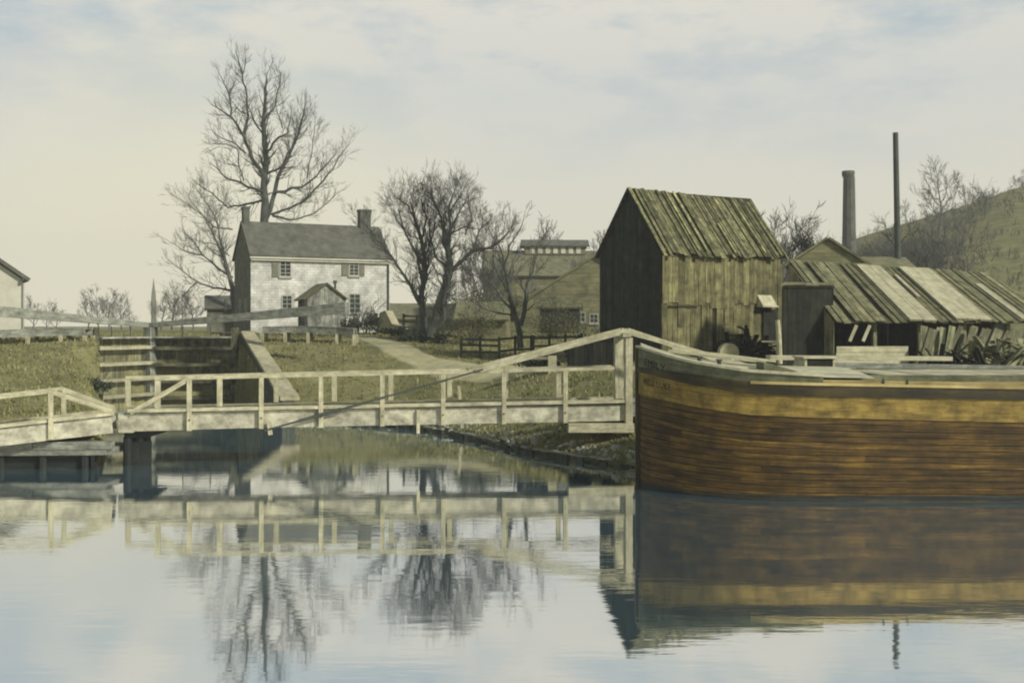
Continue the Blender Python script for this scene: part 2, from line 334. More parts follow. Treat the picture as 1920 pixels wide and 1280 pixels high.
# dirt path: curves from the house side along the top of the bank to the barn
def ribbon(name, cl, mat, lift=.035, step=.25):
    pts = []
    for (x0, y0, w0), (x1, y1, w1) in zip(cl[:-1], cl[1:]):
        n = max(1, int(math.hypot(x1-x0, y1-y0)/step))
        for i in range(n):
            t = i/n; pts.append((x0+(x1-x0)*t, y0+(y1-y0)*t, w0+(w1-w0)*t))
    pts.append(cl[-1])
    vs, fs = [], []; K = 14
    for i, (x, y, w) in enumerate(pts):
        a = pts[max(i-2, 0)]; b = pts[min(i+2, len(pts)-1)]
        dx, dy = b[0]-a[0], b[1]-a[1]; l = math.hypot(dx, dy); nx_, ny_ = -dy/l, dx/l
        ww = w*(1+.10*math.sin(i*.23)+.06*math.sin(i*.71))
        for k in range(K+1):
            q = (k/K-.5)*ww; xx, yy = x+nx_*q, y+ny_*q
            e = lift if 0 < k < K else -.08
            vs.append((xx, yy, gz(xx, yy)+e))
    for i in range(len(pts)-1):
        for k in range(K):
            a = i*(K+1)+k; fs.append((a, a+1, a+K+2, a+K+1))
    me = bpy.data.meshes.new(name); me.from_pydata(vs, [], fs); me.materials.append(mat)
    me.polygons.foreach_set('use_smooth', [True]*len(me.polygons))
    o = bpy.data.objects.new(name, me); COL.objects.link(o); o['kind'] = 'structure'; return o
ribbon('path', [(X(664, 63), 63, .8), (X(694, 58.5), 58.5, 1.3), (X(738, 55), 55, 1.7), (X(790, 51.5), 51.5, 2.0), (X(860, 48.2), 48.2, 2.2),
                (X(940, 46.2), 46.2, 2.3), (X(1040, 45), 45, 2.2), (X(1150, 43.6), 43.6, 2.2), (8, 41.6, 2.4), (16, 38.0, 3.0), (30, 37.5, 3.0)], M['dirt'])

# ------------------------------------------------------------------ generic building pieces
def plankwall(mb, p0, U, length, zb, zt, n, w=.24, th=.03, gap=.012, tone=(.7, 1.25), rag=.05, skip=0.):
    """vertical boards along p0+U*s, from zb(s) to zt(s); n = outward normal"""
    s = 0; rg = mb.rng
    while s < length-.02:
        ww = min(w*rg.uniform(.7, 1.35), length-s)
        if rg.random() >= skip:
            o = rg.uniform(0, .025); sm = s+ww/2
            b0 = zb(sm)+(rg.uniform(0, rag)); 
            a = p0+U*s+n*o; a.z = 0
            e = U*(ww-gap)
            tn = rg.uniform(*tone)
            z0, z1, z2 = b0, zt(s+.001), zt(s+ww-.001)
            q = [Vector((a.x, a.y, z0)), Vector((a.x+e.x, a.y+e.y, z0)), Vector((a.x+e.x, a.y+e.y, z2)), Vector((a.x, a.y, z1))]
            ext = n*th; off = rg.random()*60
            fr = [p+ext for p in q]; W_ = ww
            if (fr[1]-fr[0]).cross(fr[3]-fr[0]).dot(n) < 0: order = [3, 2, 1, 0]
            else: order = [0, 1, 2, 3]
            uvp = [(off, z0), (off+W_, z0), (off+W_, z2), (off, z1)]
            mb.face([fr[i] for i in order], [uvp[i] for i in order], tn)
            mb.face([q[0], fr[0], fr[3], q[3]], [(off, z0), (off+.03, z0), (off+.03, z1), (off, z1)], tn)
            mb.face([q[1], q[2], fr[2], fr[1]], [(off, z0), (off, z2), (off+.03, z2), (off+.03, z0)], tn)
            mb.face([q[0], q[1], fr[1], fr[0]], None, tn)
        s += ww
def roofboards(mb, e0, e1, r0, r1, w=.28, th=.04, rag=.12, tone=(.6, 1.3), lift=.05, skip=0):
    L = (e1-e0).length; n = max(1, int(L/w)); rg = mb.rng
    nn = (e1-e0).cross(r0-e0).normalized()
    if nn.z < 0: nn = -nn
    mb.box(e0-nn*.06, e1-e0, r0-e0, nn*.03, .25) if (r1-r0-(e1-e0)).length < .4 else mb.face([e0-nn*.03, e1-nn*.03, r1-nn*.03, r0-nn*.03], None, .5)  # underlay darkened so gaps between roof boards read as shade
    for i in range(n):
        if rg.random() < skip: continue
        t0, t1 = i/n, (i+1)/n-.008*rg.random()
        a, b, c, d = e0.lerp(e1, t0), e0.lerp(e1, t1), r0.lerp(r1, t1), r0.lerp(r1, t0)
        fall = (a-d).normalized(); k = rg.uniform(-.3, 1)*rag
        a = a+fall*k; b = b+fall*k; o = nn*rg.uniform(0, lift); u = rg.uniform(-.02, .05)
        c = c-fall*u; d = d-fall*u
        q = [p+o+nn*th for p in (a, b, c, d)]; q0 = [p+o for p in (a, b, c, d)]
        tn = rg.uniform(*tone); off = rg.random()*70; Lr = (a-d).length; ww = (b-a).length
        mb.face(q, [(off, 0), (off+ww, 0), (off+ww, Lr), (off, Lr)], tn)
        mb.face([q0[0], q0[1], q[1], q[0]], None, tn); mb.face([q0[1], q0[2], q[2], q[1]], [(off, 0), (off, Lr), (off+.04, Lr), (off+.04, 0)], tn)
        mb.face([q0[3], q0[0], q[0], q[3]], [(off, Lr), (off, 0), (off+.04, 0), (off+.04, Lr)], tn)
        mb.face([q0[2], q0[3], q[3], q[2]], None, tn)
def solid_shell(mb, A, U, Vv, z0, ze, zr, tone=1.):
    """closed gabled block, ridge along U"""
    def c(p, z): return Vector((p.x, p.y, z))
    B, C_, D = A+U, A+U+Vv, A+Vv; m0, m1 = A+Vv/2, A+U+Vv/2
    def fc(*p): 
        p = list(p); n = (p[1]-p[0]).cross(p[2]-p[0]); ctr = sum(p, Vector())/len(p); mid = c((A+C_)/2, ctr.z)
        mb.face(p if n.dot(ctr-mid) > 0 else p[::-1], None, tone)
    fc(c(A, z0), c(B, z0), c(B, ze), c(A, ze)); fc(c(D, z0), c(C_, z0), c(C_, ze), c(D, ze))
    fc(c(A, z0), c(D, z0), c(D, ze), c(m0, zr), c(A, ze)); fc(c(B, z0), c(C_, z0), c(C_, ze), c(m1, zr), c(B, ze))
def roof_solid(mb, A, U, Vv, ze, zr, ou=.25, ov=.3, th=.12, tone=1., sides=(0, 1)):
    u = U.normalized(); v = Vv.normalized(); slope = (zr-ze)/(Vv.length/2)
    r0 = A+Vv/2-u*ou; r1 = A+U+Vv/2+u*ou; r0.z = r1.z = zr+.03
    for s_ in sides:
        if s_ == 0: e0, e1 = A-u*ou-v*ov, A+U+u*ou-v*ov
        else: e0, e1 = A+Vv-u*ou+v*ov, A+U+Vv+u*ou+v*ov
        e0 = Vector((e0.x, e0.y, ze-slope*ov+.03)); e1 = Vector((e1.x, e1.y, e0.z))
        nn = (e1-e0).cross(r0-e0).normalized(); nn = nn if nn.z > 0 else -nn
        off = mb.rng.random()*9
        mb.box(e0, e1-e0, r0-e0, nn*th, tone)
def window(parent, base, u, n, w, z0, z1, label=None, bars=(2, 3), sill=True, frame='frame_paint'):
    """base = xy of the left edge on the wall plane, u along wall, n outward"""
    b = Vector((base.x, base.y, 0)); f = MB(); t = .07; pr = .05
    f.box(b+n*.003+UP*z0, u*t, UP*(z1-z0), n*pr); f.box(b+n*.003+u*(w-t)+UP*z0, u*t, UP*(z1-z0), n*pr)
    f.box(b+n*.003+u*t+UP*(z1-t), u*(w-2*t), UP*t, n*pr); f.box(b+n*.003+u*t+UP*z0, u*(w-2*t), UP*t, n*pr)
    for i in range(1, bars[0]):
        f.box(b+n*.012+u*(w*i/bars[0]-.02)+UP*(z0+t), u*.04, UP*(z1-z0-2*t), n*.03)
    for i in range(1, bars[1]):
        f.box(b+n*.010+u*t+UP*(z0+(z1-z0)*i/bars[1]-.02), u*(w-2*t), UP*.04, n*.03)
    fr = f.build('window', M[frame], parent)
    if label: fr['label'] = label
    g = MB(); g.box(b+n*.004+u*t+UP*(z0+t), u*(w-2*t), UP*(z1-z0-2*t), n*.006); g.build('pane', M['glass'], fr)
    if sill:
        s = MB(); s.box(b-u*.06+n*.003+UP*(z0-.1), u*(w+.12), UP*.097, n*.12); s.build('sill', M[frame], fr)
    return fr
def on_line(px, A, B):
    """distance along wall A->B where the sight line through column px meets it"""
    k = (px-960)/F; d = B-A; t = (k*A.y-A.x)/(d.x-k*d.y); return t*d.length

# ------------------------------------------------------------------ swing footbridge
def BD(x): return 31.3+.135*(x+11.5)            # depth of near face
bdir = Vector((1, .135, 0)).normalized(); bnor = Vector((.135, -1, 0)).normalized()
def bp_(px, py, back=0.):
    k = (px-960)/F; x = k*(31.3+.135*11.5)/(1-.135*k); d = BD(x)
    q = Vector((x, d, Z(py, d))); return q-bnor*back
def bx_(px, z, back=0.):
    k = (px-960)/F; o = Vector((-11.5, 31.3, 0))-bnor*back; t = (k*o.y-o.x)/(bdir.x-k*bdir.y); q = o+bdir*t; return Vector((q.x, q.y, z))
WID = 1.35
br = thing('footbridge', 'long cream painted timber swing footbridge with tall hoist posts crossing the lock mouth', 'footbridge', bx_(700, 0, WID/2))
def curbz(px): return float(np.interp(px, [222, 490, 1060, 1180], [1.61, 1.68, 1.74, 1.76]))
def railz(px): return float(np.interp(px, [230, 355, 700, 1060, 1180], [2.56, 2.62, 2.70, 2.80, 2.84]))
mb = MB(1)
segs = [222, 355, 490, 602, 717, 831, 945, 1060, 1180]
for a, b in zip(segs[:-1], segs[1:]):
    p, q = bx_(a, curbz(a)-.33, .05), bx_(b, curbz(b)-.33, .05)
    L_ = (q-p).length; n_ = 4
    mb.beam(p, q-(q-p)*(.012), .07, .50, mb.rng.uniform(.85, 1.1))
    p2, q2 = bx_(a, curbz(a)-.33, WID), bx_(b, curbz(b)-.33, WID)
    mb.beam(p2, q2, .07, .46, .8)
mb.build('side_girder', M['fascia'], br)
mb = MB(2)
for i in range(90):
    t0 = 222+(1182-222)*i/90; t1 = 222+(1182-222)*(i+.93)/90
    a, b = bx_(t0, curbz(t0)-.055, .02), bx_(t1, curbz(t1)-.055, .02)
    mb.box(a-UP*.03, b-a, -bnor*(WID-.0), UP*.05, mb.rng.uniform(.8, 1.15))
mb.build('deck', M['grey_timber'], br)
for back in (0.02, WID-.05):
    mb = MB(3); mb.beam(bx_(240, curbz(240)+.035, back-.05), bx_(1182, curbz(1182)+.035, back-.05), .16, .10); mb.build('curb', M['cream'], br)
    mb = MB(4); st_ = [290 if back < .5 else 236, 490, 717, 945, 1152]; zj = [mb.rng.uniform(-.022, .022) for _ in st_]
    for i_ in range(4): mb.beam(bx_(st_[i_], railz(st_[i_])+zj[i_], back), bx_(st_[i_+1]-.6, railz(st_[i_+1])+zj[i_+1]+mb.rng.uniform(-.012, .012), back+mb.rng.uniform(-.01, .01)), .11, .10, mb.rng.uniform(.85, 1.1))
    mb; mb.build('top_rail', M['cream'], br)
for px in (355, 490, 602, 717, 831, 945, 1060):
    mb = MB(px); a = bx_(px, curbz(px)-.60, -.075); mb.beam(a, bx_(px, railz(px)-.066, -.075), .13, .115, side=bdir); mb.build('post', M['cream'], br)
    mb = MB(px); q = bx_(px, curbz(px)-.28, -.14); mb.tube([q, q+bnor*.03], [.028, .024], 6); mb.build('bolt', M['iron'], br)
for px in (296, 412):
    mb = MB(px); mb.beam(bx_(px, curbz(px)+.086, .0), bx_(px, railz(px)-.066, .0), .15, .10, side=bdir); mb.build('post', M['cream'], br)
for px in (240, 518, 627, 733, 843, 948, 1047):
    mb = MB(px); b_ = bx_(px, 0, WID-.05); zf = lambda z: z
    mb.beam(Vector((b_.x, b_.y, curbz(px)+.086)), Vector((b_.x, b_.y, railz(px)-.066)), .15, .10, side=bdir); mb.build('post', M['cream'], br)
mb = MB(5); mb.beam(bp_(245, 774, -.06), bp_(352, 712, -.06), .07, .13); mb.build('brace', M['cream'], br)
# hoist posts and tie beams
mb = MB(6); a = bp_(1178, 806, -.02); t = bp_(1178, 633, -.02); mb.beam(a, t, .22, .24, side=bdir); mb.build('tower_post', M['cream'], br)
mb = MB(7); a = bx_(1160, 1.79, WID-.1); t = bx_(1160, 3.78, WID-.1); mb.beam(a, t, .27, .24, side=bdir); mb.build('tower_post', M['cream'], br)
mb = MB(8); top = bp_(1175, 627, .0); mb.beam(bx_(1176, 3.86, -.18), bx_(1163, 3.86, WID+.12), .26, .14); mb.build('cross_cap', M['cream'], br)
for back in (-.02, WID-.1):
    tt = bx_(1176 if back < 1 else 1164, 3.99, back)
    e = bp_(890 if back < 1 else 885, 696, 0)-bnor*back
    mb = MB(9); mb.beam(tt, e, .12, .15); mb.build('tie_beam', M['cream'], br)
    e2 = bx_(1425 if back < 1 else 1440, 2.62, back)
    mb = MB(10); mb.beam(tt+Vector((.01, 0, .01)), e2, .12, .15); mb.build('tie_beam', M['cream'], br)
    mb = MB(10); mb.beam(e2, bx_(1560, 1.9, back), .10, .12); mb.build('tie_beam', M['cream'], br)
mb = MB(11); mb.tube([bp_(905, 692, -.17), bp_(640, 766, -.17), bp_(497, 806, -.17)], [.025, .032, .03], 6); mb.build('truss_rod', M['iron'], br)
mb = MB(12); mb.tube([bp_(640, 766, -.175), bp_(560, 788, -.175)], [.06, .045], 6); mb.build('turnbuckle', M['iron'], br)
mb = MB(13); mb.beam(bp_(505, 790, -.12), bp_(508, 814, -.12), .12, .10, side=bdir); mb.build('bracket', M['cream'], br); mb = MB(14); mb.beam(bp_(784, 768, -.04), bp_(784, 812, -.04), .10, .10, side=bdir); mb.build('bracket', M['cream'], br)
mb = MB(14); mb.beam(bp_(1064, 801, -.10), bp_(1186, 801, -.10), .22, .28); mb.build('sill_beam', M['cream'], br)
# shore arm of the swing bridge behind the boat
mb = MB(15); mb.beam(bx_(1186, 1.5, .1), bx_(1700, 1.7, .1), .1, .4); mb.beam(bx_(1186, 1.5, WID-.1), bx_(1700, 1.7, WID-.1), .1, .4); mb.box(bx_(1186, 1.73, .1), bx_(1700, 1.92, .1)-bx_(1186, 1.73, .1), -bnor*(WID-.2), UP*.05); mb.build('shore_arm', M['grey_timber'], br)
# stub post left end
mb = MB(16); mb.box(bx_(222, 1.0, .02), bx_(250, 1.0, .02)-bx_(222, 1.0, .02), -bnor*WID, UP*.1); mb.build('end_beam', M['cream'], br)

# approach span on the left
ap = thing('approach_span', 'short sloping cream railed walkway joining the left end of the long footbridge', 'walkway', (-14, 30.8, .8))
A0, A1 = Vector((-11.62, 31.15, 1.55)), Vector((-19.5, 28.6, .78)); ad = (A1-A0); adn = V2(ad.x, ad.y).normalized(); anor = Vector((adn.y, -adn.x, 0))
if anor.y > 0: anor = -anor
def ap_(px, dz=0., back=0.):
    k = (px-960)/F; t = (k*A0.y-A0.x)/(ad.x-k*ad.y); q = A0+ad*t; return q+UP*dz-anor*back
mb = MB(21)
mb.beam(A0+UP*-.30-ad.normalized()*-.05, A1+UP*-.30, .07, .46); mb.beam(A0+UP*-.30-anor*WID, A1+UP*-.30-anor*WID, .07, .46); mb.build('side_girder', M['fascia'], ap)
mb = MB(22)
for i in range(60):
    a = A0+ad*(i/60); mb.box(a-UP*.06+anor*.02, ad*(.93/60), -anor*(WID+.02), UP*.05, mb.rng.uniform(.8, 1.1))
mb.build('deck', M['grey_timber'], ap)
for bk in (0, WID-.06):
    mb = MB(23); mb.beam(ap_(214, .04, bk), ap_(-260, .04, bk), .14, .10); mb.build('curb', M['cream'], ap)
    mb = MB(24); mb.beam(ap_(92 if bk == 0 else 104, .86, bk), ap_(-260, .82, bk), .08, .09); mb.build('top_rail', M['cream'], ap)
    mb = MB(25); mb.beam(ap_(93 if bk == 0 else 104, .88, bk), ap_(210, .10, bk), .08, .13); mb.build('brace', M['cream'], ap)
    for px in ((96, -100) if bk == 0 else (112, -90)):
        mb = MB(26); b_ = ap_(px, 0, bk-.09 if bk == 0 else bk); mb.beam(b_+UP*(-.5 if bk == 0 else .09), b_+UP*.85, .13, .11, side=adn); mb.build('post', M['cream'], ap)

# timber landing under the approach and the pivot pier
ld = thing('timber_landing', 'low weathered timber and stone landing at the water under the left walkway', 'landing', (-18, 31, 0))
mb = MB(31)
mb.box((-60, 28.5, .40), (60-11.75, 2.35, 0), (.15, 1.9, 0), (0, 0, .17), .75)
for i in range(22):
    x0 = -60+i*2.2; mb.box((x0, 28.47+.0487*(x0+60), .575), (2.17, .105, 0), (.02, .35, 0), (0, 0, .22), mb.rng.uniform(.7, 1.2))
mb.build('top_timber', M['grey_timber'], ld)
mb = MB(32)
for i in range(40):
    x0 = -58+i*1.2
    if x0 > -12.3: break
    mb.tube([Vector((x0, 28.66+.0487*(x0+60), -.9)), Vector((x0, 28.66+.0487*(x0+60), .39))], [.13, .12], 8)
mb.box((-60, 28.75, -.9), (47.9, 2.33, 0), (0, .1, 0), (0, 0, 1.29)); mb.box((-12.1, 30.9, -.9), (-.9, 3.0, 0), (-.1, 0, 0), (0, 0, 1.4))  # dark sheets behind the piles stand in for the shaded void
mb.build('cribwork', M['dark_pile'], ld)
pr_ = thing('pivot_pier', 'dark wet pile pier under the left end of the long footbridge', 'pier', (-11.2, 32, 0))
for i, (px, d, r) in enumerate(((240, 31.7, .13), (252, 32.4, .14), (264, 31.8, .13), (275, 32.5, .13), (247, 33, .13), (268, 33.1, .13))):
    mb = MB(i); mb.tube([Vector((X(px, d), d, -1)), Vector((X(px, d), d, .84))], [r+.02, r], 9); mb.build('pile', M['dark_pile'], pr_)
mb = MB(33); mb.box((X(234, 31.6), 31.55, .845), (.72, .09, 0), (0, 1.6, 0), (0, 0, .16)); mb.box((X(238, 31.6), 31.62, -.5), (.66, .09, 0), (0, .12, 0), (0, 0, 1.2)); mb.build('cap', M['dark_pile'], pr_)

# ------------------------------------------------------------------ lock walls and gates
LH, RH, MI = Vector((-20.5, 52, 0)), Vector((-14.2, 55.1, 0)), Vector((-18.75, 55.25, 0))
wl = thing('lock_wall', 'right lock wing wall of dark stone with pale coping slabs stepping down to the water', 'wall', (-12, 50.5, 0))
mb = MB(41); top0 = Vector((-14.0, 55.3, 3.72)); top1 = Vector((-9.75, 45.2, .95)); wd = (V2(top1.x, top1.y)-V2(top0.x, top0.y)).normalized(); wn = Vector((-wd.y, wd.x, 0)); wn = wn if wn.x > 0 else -wn
mb.prism([Vector((top0.x, top0.y, -1.2)), Vector((top1.x, top1.y, -1.2)), top1, top0], wn*.55); 
mb.prism([Vector((top0.x, top0.y, -1.2)), top0, top0-wd*14+UP*0, Vector((top0.x, top0.y, -1.2))-wd*14], wn*.55)
mb.build('stonework', M['wallstone'], wl)
mb = MB(42); n_ = 9
for i in range(n_):
    a = top0.lerp(top1, i/n_); b = top0.lerp(top1, (i+.96)/n_); mb.box(a-wn*.06+UP*.004, b-a, wn*(.66+.02*i), UP*.14, mb.rng.uniform(.8, 1.15))
mb.build('coping', M['limestone'], wl)
wl2 = thing('lock_wall', 'left lock wing wall of dark stone at the edge of the grassy left bank', 'wall', (-19.3, 49, 0))
mb = MB(43); t0 = Vector((-20.55, 52.0, 3.45)); t1 = Vector((-17.75, 46.3, 1.15)); w2 = (t1-t0); w2h = V2(w2.x, w2.y).normalized(); wn2 = Vector((w2h.y, -w2h.x, 0)); wn2 = wn2 if wn2.x < 0 else -wn2
mb.prism([Vector((t0.x, t0.y, -1.2)), Vector((t1.x, t1.y, -1.2)), t1, t0], wn2*.4)
mb.prism([Vector((t0.x, t0.y, -1.2)), t0, t0-w2h*14, Vector((t0.x, t0.y, -1.2))-w2h*14], wn2*.4)
mb.build('stonework', M['wallstone'], wl2)
mb = MB(44)
for i in range(7):
    a = t0.lerp(t1, i/7); b = t0.lerp(t1, (i+.96)/7); mb.box(a-wn2*.05+UP*.004, b-a, wn2*.45, UP*.1, mb.rng.uniform(.5, .8))
mb.build('coping', M['limestone'], wl2)
def lock_gate(Hh, Mi, label, beam_end, bz, seed, bars):
    g = thing('lock_gate', label, 'lock gate', Hh)
    d = (Mi-Hh).normalized(); L_ = (Mi-Hh).length-.12; n = Vector((d.y, -d.x, 0)); n = n if n.y < 0 else -n
    mb = MB(seed); mb.box(Hh-n*.08+UP*-.8+d*.1, d*(L_-.1), n*.07, UP*4.3, .8)
    s = .1
    mb = MB(seed)
    while s < L_-.05:
        w = mb.rng.uniform(.22, .34); w = min(w, L_-s); mb.box(Hh+d*s-n*.1-UP*.8, d*(w-.012), n*(.09+mb.rng.uniform(0, .012)), UP*(4.35-mb.rng.uniform(0, .03)), mb.rng.uniform(.65, 1.2)); s += w
    mb.build('sheeting', M['slab' if seed < 60 else 'gate_timber'], g)  # left boards lighter for sunlight, right boards darker for shade
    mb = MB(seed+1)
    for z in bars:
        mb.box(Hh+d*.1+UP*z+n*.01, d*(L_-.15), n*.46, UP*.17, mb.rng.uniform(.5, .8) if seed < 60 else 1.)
    mb.build('cross_rail', M['pale_board' if seed < 60 else 'gate_timber'], g)  # rails coloured pale on the sunlit leaf, dark on the shaded one
    mb = MB(seed+2); mb.box(Hh-n*.15-UP*.8-d*.05, d*.3, n*.42, UP*4.85); mb.build('heel_post', M['gate_timber'], g)
    mb = MB(seed+3); mb.box(Mi-d*.30-n*.15-UP*.8, d*.27, n*.48, UP*4.86); mb.build('mitre_post', M['grey_timber'], g)
    mb = MB(seed+4); mb.box(Hh+d*.2+UP*3.50+n*.02, d*(L_-.4), n*.5, UP*.09, 1.2); mb.build('walkway_plank', M['grey_timber'], g)
    mb = MB(seed+5)
    p = Mi+UP*4.16; q = beam_end
    bd = (q-p).normalized(); sd_ = bd.cross(UP).normalized(); pts = []
    h0, h1 = .24, .52
    u = UP
    a0, a1 = p-sd_*.15, q-sd_*.2
    mb.prism([a0-u*h0/2, a1-u*h1/2, a1+u*h1/2, a0+u*h0/2], sd_*.36)
    mb.build('balance_beam', M['grey_timber'], g)
    for t in (.3, .62):
        b = Hh.lerp(Mi, t); mb = MB(seed+6); mb.tube([b+UP*3.6+n*.15, b+UP*4.12+n*.1], [.03, .03], 6); mb.build('paddle_rod', M['iron'], g)
    return g
lock_gate(LH, MI, 'sunlit left lock gate leaf with heavy horizontal rails and long grey balance beam', P(-60, 578, 47.5), 4.1, 50, (-.25, .55, 1.35, 2.15, 2.95))
rg = lock_gate(RH, MI+Vector((.05, 0, 0)), 'shaded right lock gate leaf whose long grey balance beam points at the house', P(650, 577, 50.5), 4.1, 60, (.35, 1.2, 2.05, 2.9))
mb = MB(70); b = P(423, 583, 53.9); mb.tube([b, b+UP*.5], [.05, .05], 7); mb.beam(b+Vector((-.28, 0, .12)), b+Vector((.28, 0, .12)), .06, .07); mb.tube([b+UP*.48, b+UP*.62], [.09, .04], 7); mb.build('paddle_winch', M['iron'], rg)

def boardwalk(label, pts, seed, th=.30, w=1.1, pale=()):
    o = thing('boardwalk', label, 'boardwalk', Vector((pts[0][0], pts[0][1], gz(pts[0][0], pts[0][1]))))
    mb = MB(seed)
    for a, b in zip(pts[:-1], pts[1:]):
        a, b = Vector(a), Vector(b); mb.beam(a-UP*th/2, b-UP*th/2, .14, th, mb.rng.uniform(.85, 1.1))
        n = int((b-a).length/.3)
        for i in range(n):
            p = a.lerp(b, i/n); q = a.lerp(b, (i+.9)/n); sd_ = Vector((0, 1, 0)); mb.box(p+UP*.005-sd_*.1, q-p, sd_*w, UP*.05, mb.rng.uniform(.8, 1.15))
        mb.beam(a-UP*th/2+Vector((0, w-.2, 0)), b-UP*th/2+Vector((0, w-.2, 0)), .14, th, .8)
    mb.build('planking', M['grey_timber'], o)
    for i, p in enumerate(pts):
        for dy in (-.06, w-.2):
            q = Vector(p)+Vector((0, dy, 0)); mb = MB(seed+i); mb.beam(Vector((q.x, q.y, min(gz(q.x, q.y), p[2]-.3)-.35)), q-UP*(th+.002), .16, .16, side=Vector((1, 0, 0))); mb.build('leg', M['cream'], o)
    return o
boardwalk('low grey plank boardwalk on stubby pale legs above the lawn by the right lock gate', [tuple(P(492, 614, 57)), tuple(P(535, 613, 57.2)), tuple(P(578, 613, 57)), tuple(P(632, 615, 56.4)), tuple(P(664, 617, 55.8))], 80)
boardwalk('low grey plank boardwalk on stubby legs along the top of the left bank', [tuple(P(160, 617, 50.6)), tuple(P(115, 617, 50.2)), tuple(P(53, 619, 49.5)), tuple(P(-20, 621, 48.5)), tuple(P(-90, 622, 47.5))], 90)

# timber edging on the right bank
ed = thing('bank_edging', 'low timber edging with a pale cap along the sloping right bank of the canal', 'edging', (0, 38, 0))
mb = MB(95); mc = MB(96)
pl = [Vector((x, y, 0)) for x, y in SHORE_R[:7]]+[Vector((30, 31.1, 0))]
for a, b in zip(pl[:-1], pl[1:]):
    d = (b-a); L_ = d.length; n = int(L_/.35)+1; dn = d.normalized(); nn = Vector((dn.y, -dn.x, 0)); nn = nn if nn.y < 0 else -nn
    for i in range(n):
        p = a+d*(i/n); mb.box(p+nn*(.32+mb.rng.uniform(-.05, .03))-UP*.9, d*(.95/n), -nn*.10, UP*(1.0+mb.rng.uniform(-.12, .10)), mb.rng.uniform(.6, 1.6))
        if mb.rng.random() < .75: mc = MB(i); mc.box(p+nn*.30+UP*(.16+mb.rng.uniform(-.02, .02)), d*(1/n), -nn*mb.rng.uniform(.12, .2), UP*.06, mb.rng.uniform(.7, 1.1)); mc.build('cap_board', M['grey_timber'], ed)
mb.build('sheet_piling', M['fence'], ed)

# ------------------------------------------------------------------ house
hA = Vector((X(470, 72), 72, 0)); hu = Vector((.9, .436, 0)).normalized(); hv = Vector((-hu.y, hu.x, 0)); hL, hD = 9.85, 5.4
z0, ze, zr = 3.4, 8.98, 11.3
ho = thing('stone_house', 'two storey whitewashed stone house with grey shingle roof and end chimneys behind the lock', 'house', Vector((hA.x, hA.y, z0)))
mb = MB(100)
B = hA+hu*hL
c = lambda p, z: Vector((p.x, p.y, z))
mb.face([c(hA, z0), c(B, z0), c(B, ze), c(hA, ze)]); mb.build('front_wall', M['whitewash'], ho)
mb = MB(101); e = .004
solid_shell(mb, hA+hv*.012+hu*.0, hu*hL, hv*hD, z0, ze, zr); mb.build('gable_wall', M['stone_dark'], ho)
mb = MB(102); roof_solid(mb, hA, hu*hL, hv*hD, ze, zr, ou=.12, ov=.28, th=.12); rf = mb.build('roof', M['shingle'], ho)
mb = MB(103); mb.box(c(hA-hv*.30-hu*.1, ze-.30), hu*(hL+.2), hv*.10, UP*.13); mb.box(c(hA-hv*.20, ze-.44), hu*hL, hv*.195, UP*.20, .3); mb.build('cornice', M['whitepaint'], ho)
for s_, w_, hh in ((8.45, .80, 1.3), (.02, .42, 1.1)):
    b = hA+hu*s_+hv*(hD/2-.35); mb = MB(104); mb.box(c(b, zr-.6), hu*w_, hv*.7, UP*(.6+hh)); mb.box(c(b-hu*.05-hv*.05, zr+hh-.12), hu*(w_+.1), hv*.8, UP*.14); mb.build('chimney', M['brick'], rf)
for (p0, p1, y0, y1) in ((524, 546, 489, 519), (654, 673, 490, 517), (528, 548, 553, 586), (654, 676, 550, 587)):
    s0, s1 = on_line(p0, hA, B), on_line(p1, hA, B); b = hA+hu*s0; d = b.y
    window(ho, b, hu, -hv, s1-s0, Z(y1, d), Z(y0, d), bars=(2, 4))
    if y0 < 540:
        mb = MB(p0); mb.box(c(b-hu*.52-hv*.06, Z(y1, d)-.02), hu*.45, hv*.05, UP*(Z(y0, d)-Z(y1, d)+.04)); mb.build('shutter', M['shutter'], ho)
        if p0 > 600: mb = MB(p0); mb.box(c(b+hu*(s1-s0+.04)-hv*.06, Z(y1, d)-.02), hu*.35, hv*.05, UP*(Z(y0, d)-Z(y1, d)+.04)); mb.build('shutter', M['shutter'], ho)
mb = MB(105); mb.box(c(hA-hv*.02+hu*on_line(548, hA, B), Z(588, 73)), hu*.18, -hv*.0-hv*.04, UP*1.4); mb.build('door_post', M['frame_paint'], ho)
for s_ in (1.0, 3.0):
    b = hA+hv*s_; window(ho, b+hv*.7, -hv, -hu, .62, Z(592, 74), Z(560, 74), bars=(2, 2))
# drainpipe
mb = MB(106); b = B-hv*.08-hu*.1; mb.tube([c(b, z0), c(b, ze-.3)], [.06, .06], 6); mb.build('drainpipe', M['iron'], ho)

# small shed before the house
sA = Vector((X(577, 66), 66, 0)); su_ = Vector((X(647, 66.9), 66.9, 0))-sA; sv_ = Vector((-su_.y, su_.x, 0)).normalized()*3.0
sh = thing('garden_shed', 'small weathered plank shed with open dark porch and stovepipe before the white house', 'shed', c(sA, 3.4))
ze_, zr_, zb_ = Z(558, 66), Z(532, 66.4), 3.35
gmid = lambda s: ze_+(zr_-ze_)*(1-abs(s/su_.length*2-1))
mb = MB(110); un = su_.normalized(); vn = sv_.normalized()
plankwall(mb, sA, un, su_.length, lambda s: zb_, gmid, -vn, w=.22)
plankwall(mb, sA+sv_, un, su_.length, lambda s: zb_, gmid, vn, w=.22)
plankwall(mb, sA+su_, vn, 3.0, lambda s: zb_, lambda s: ze_, un, w=.22)
plankwall(mb, sA+un*.95, vn, 3.0, lambda s: zb_, lambda s: ze_, -un, w=.22)
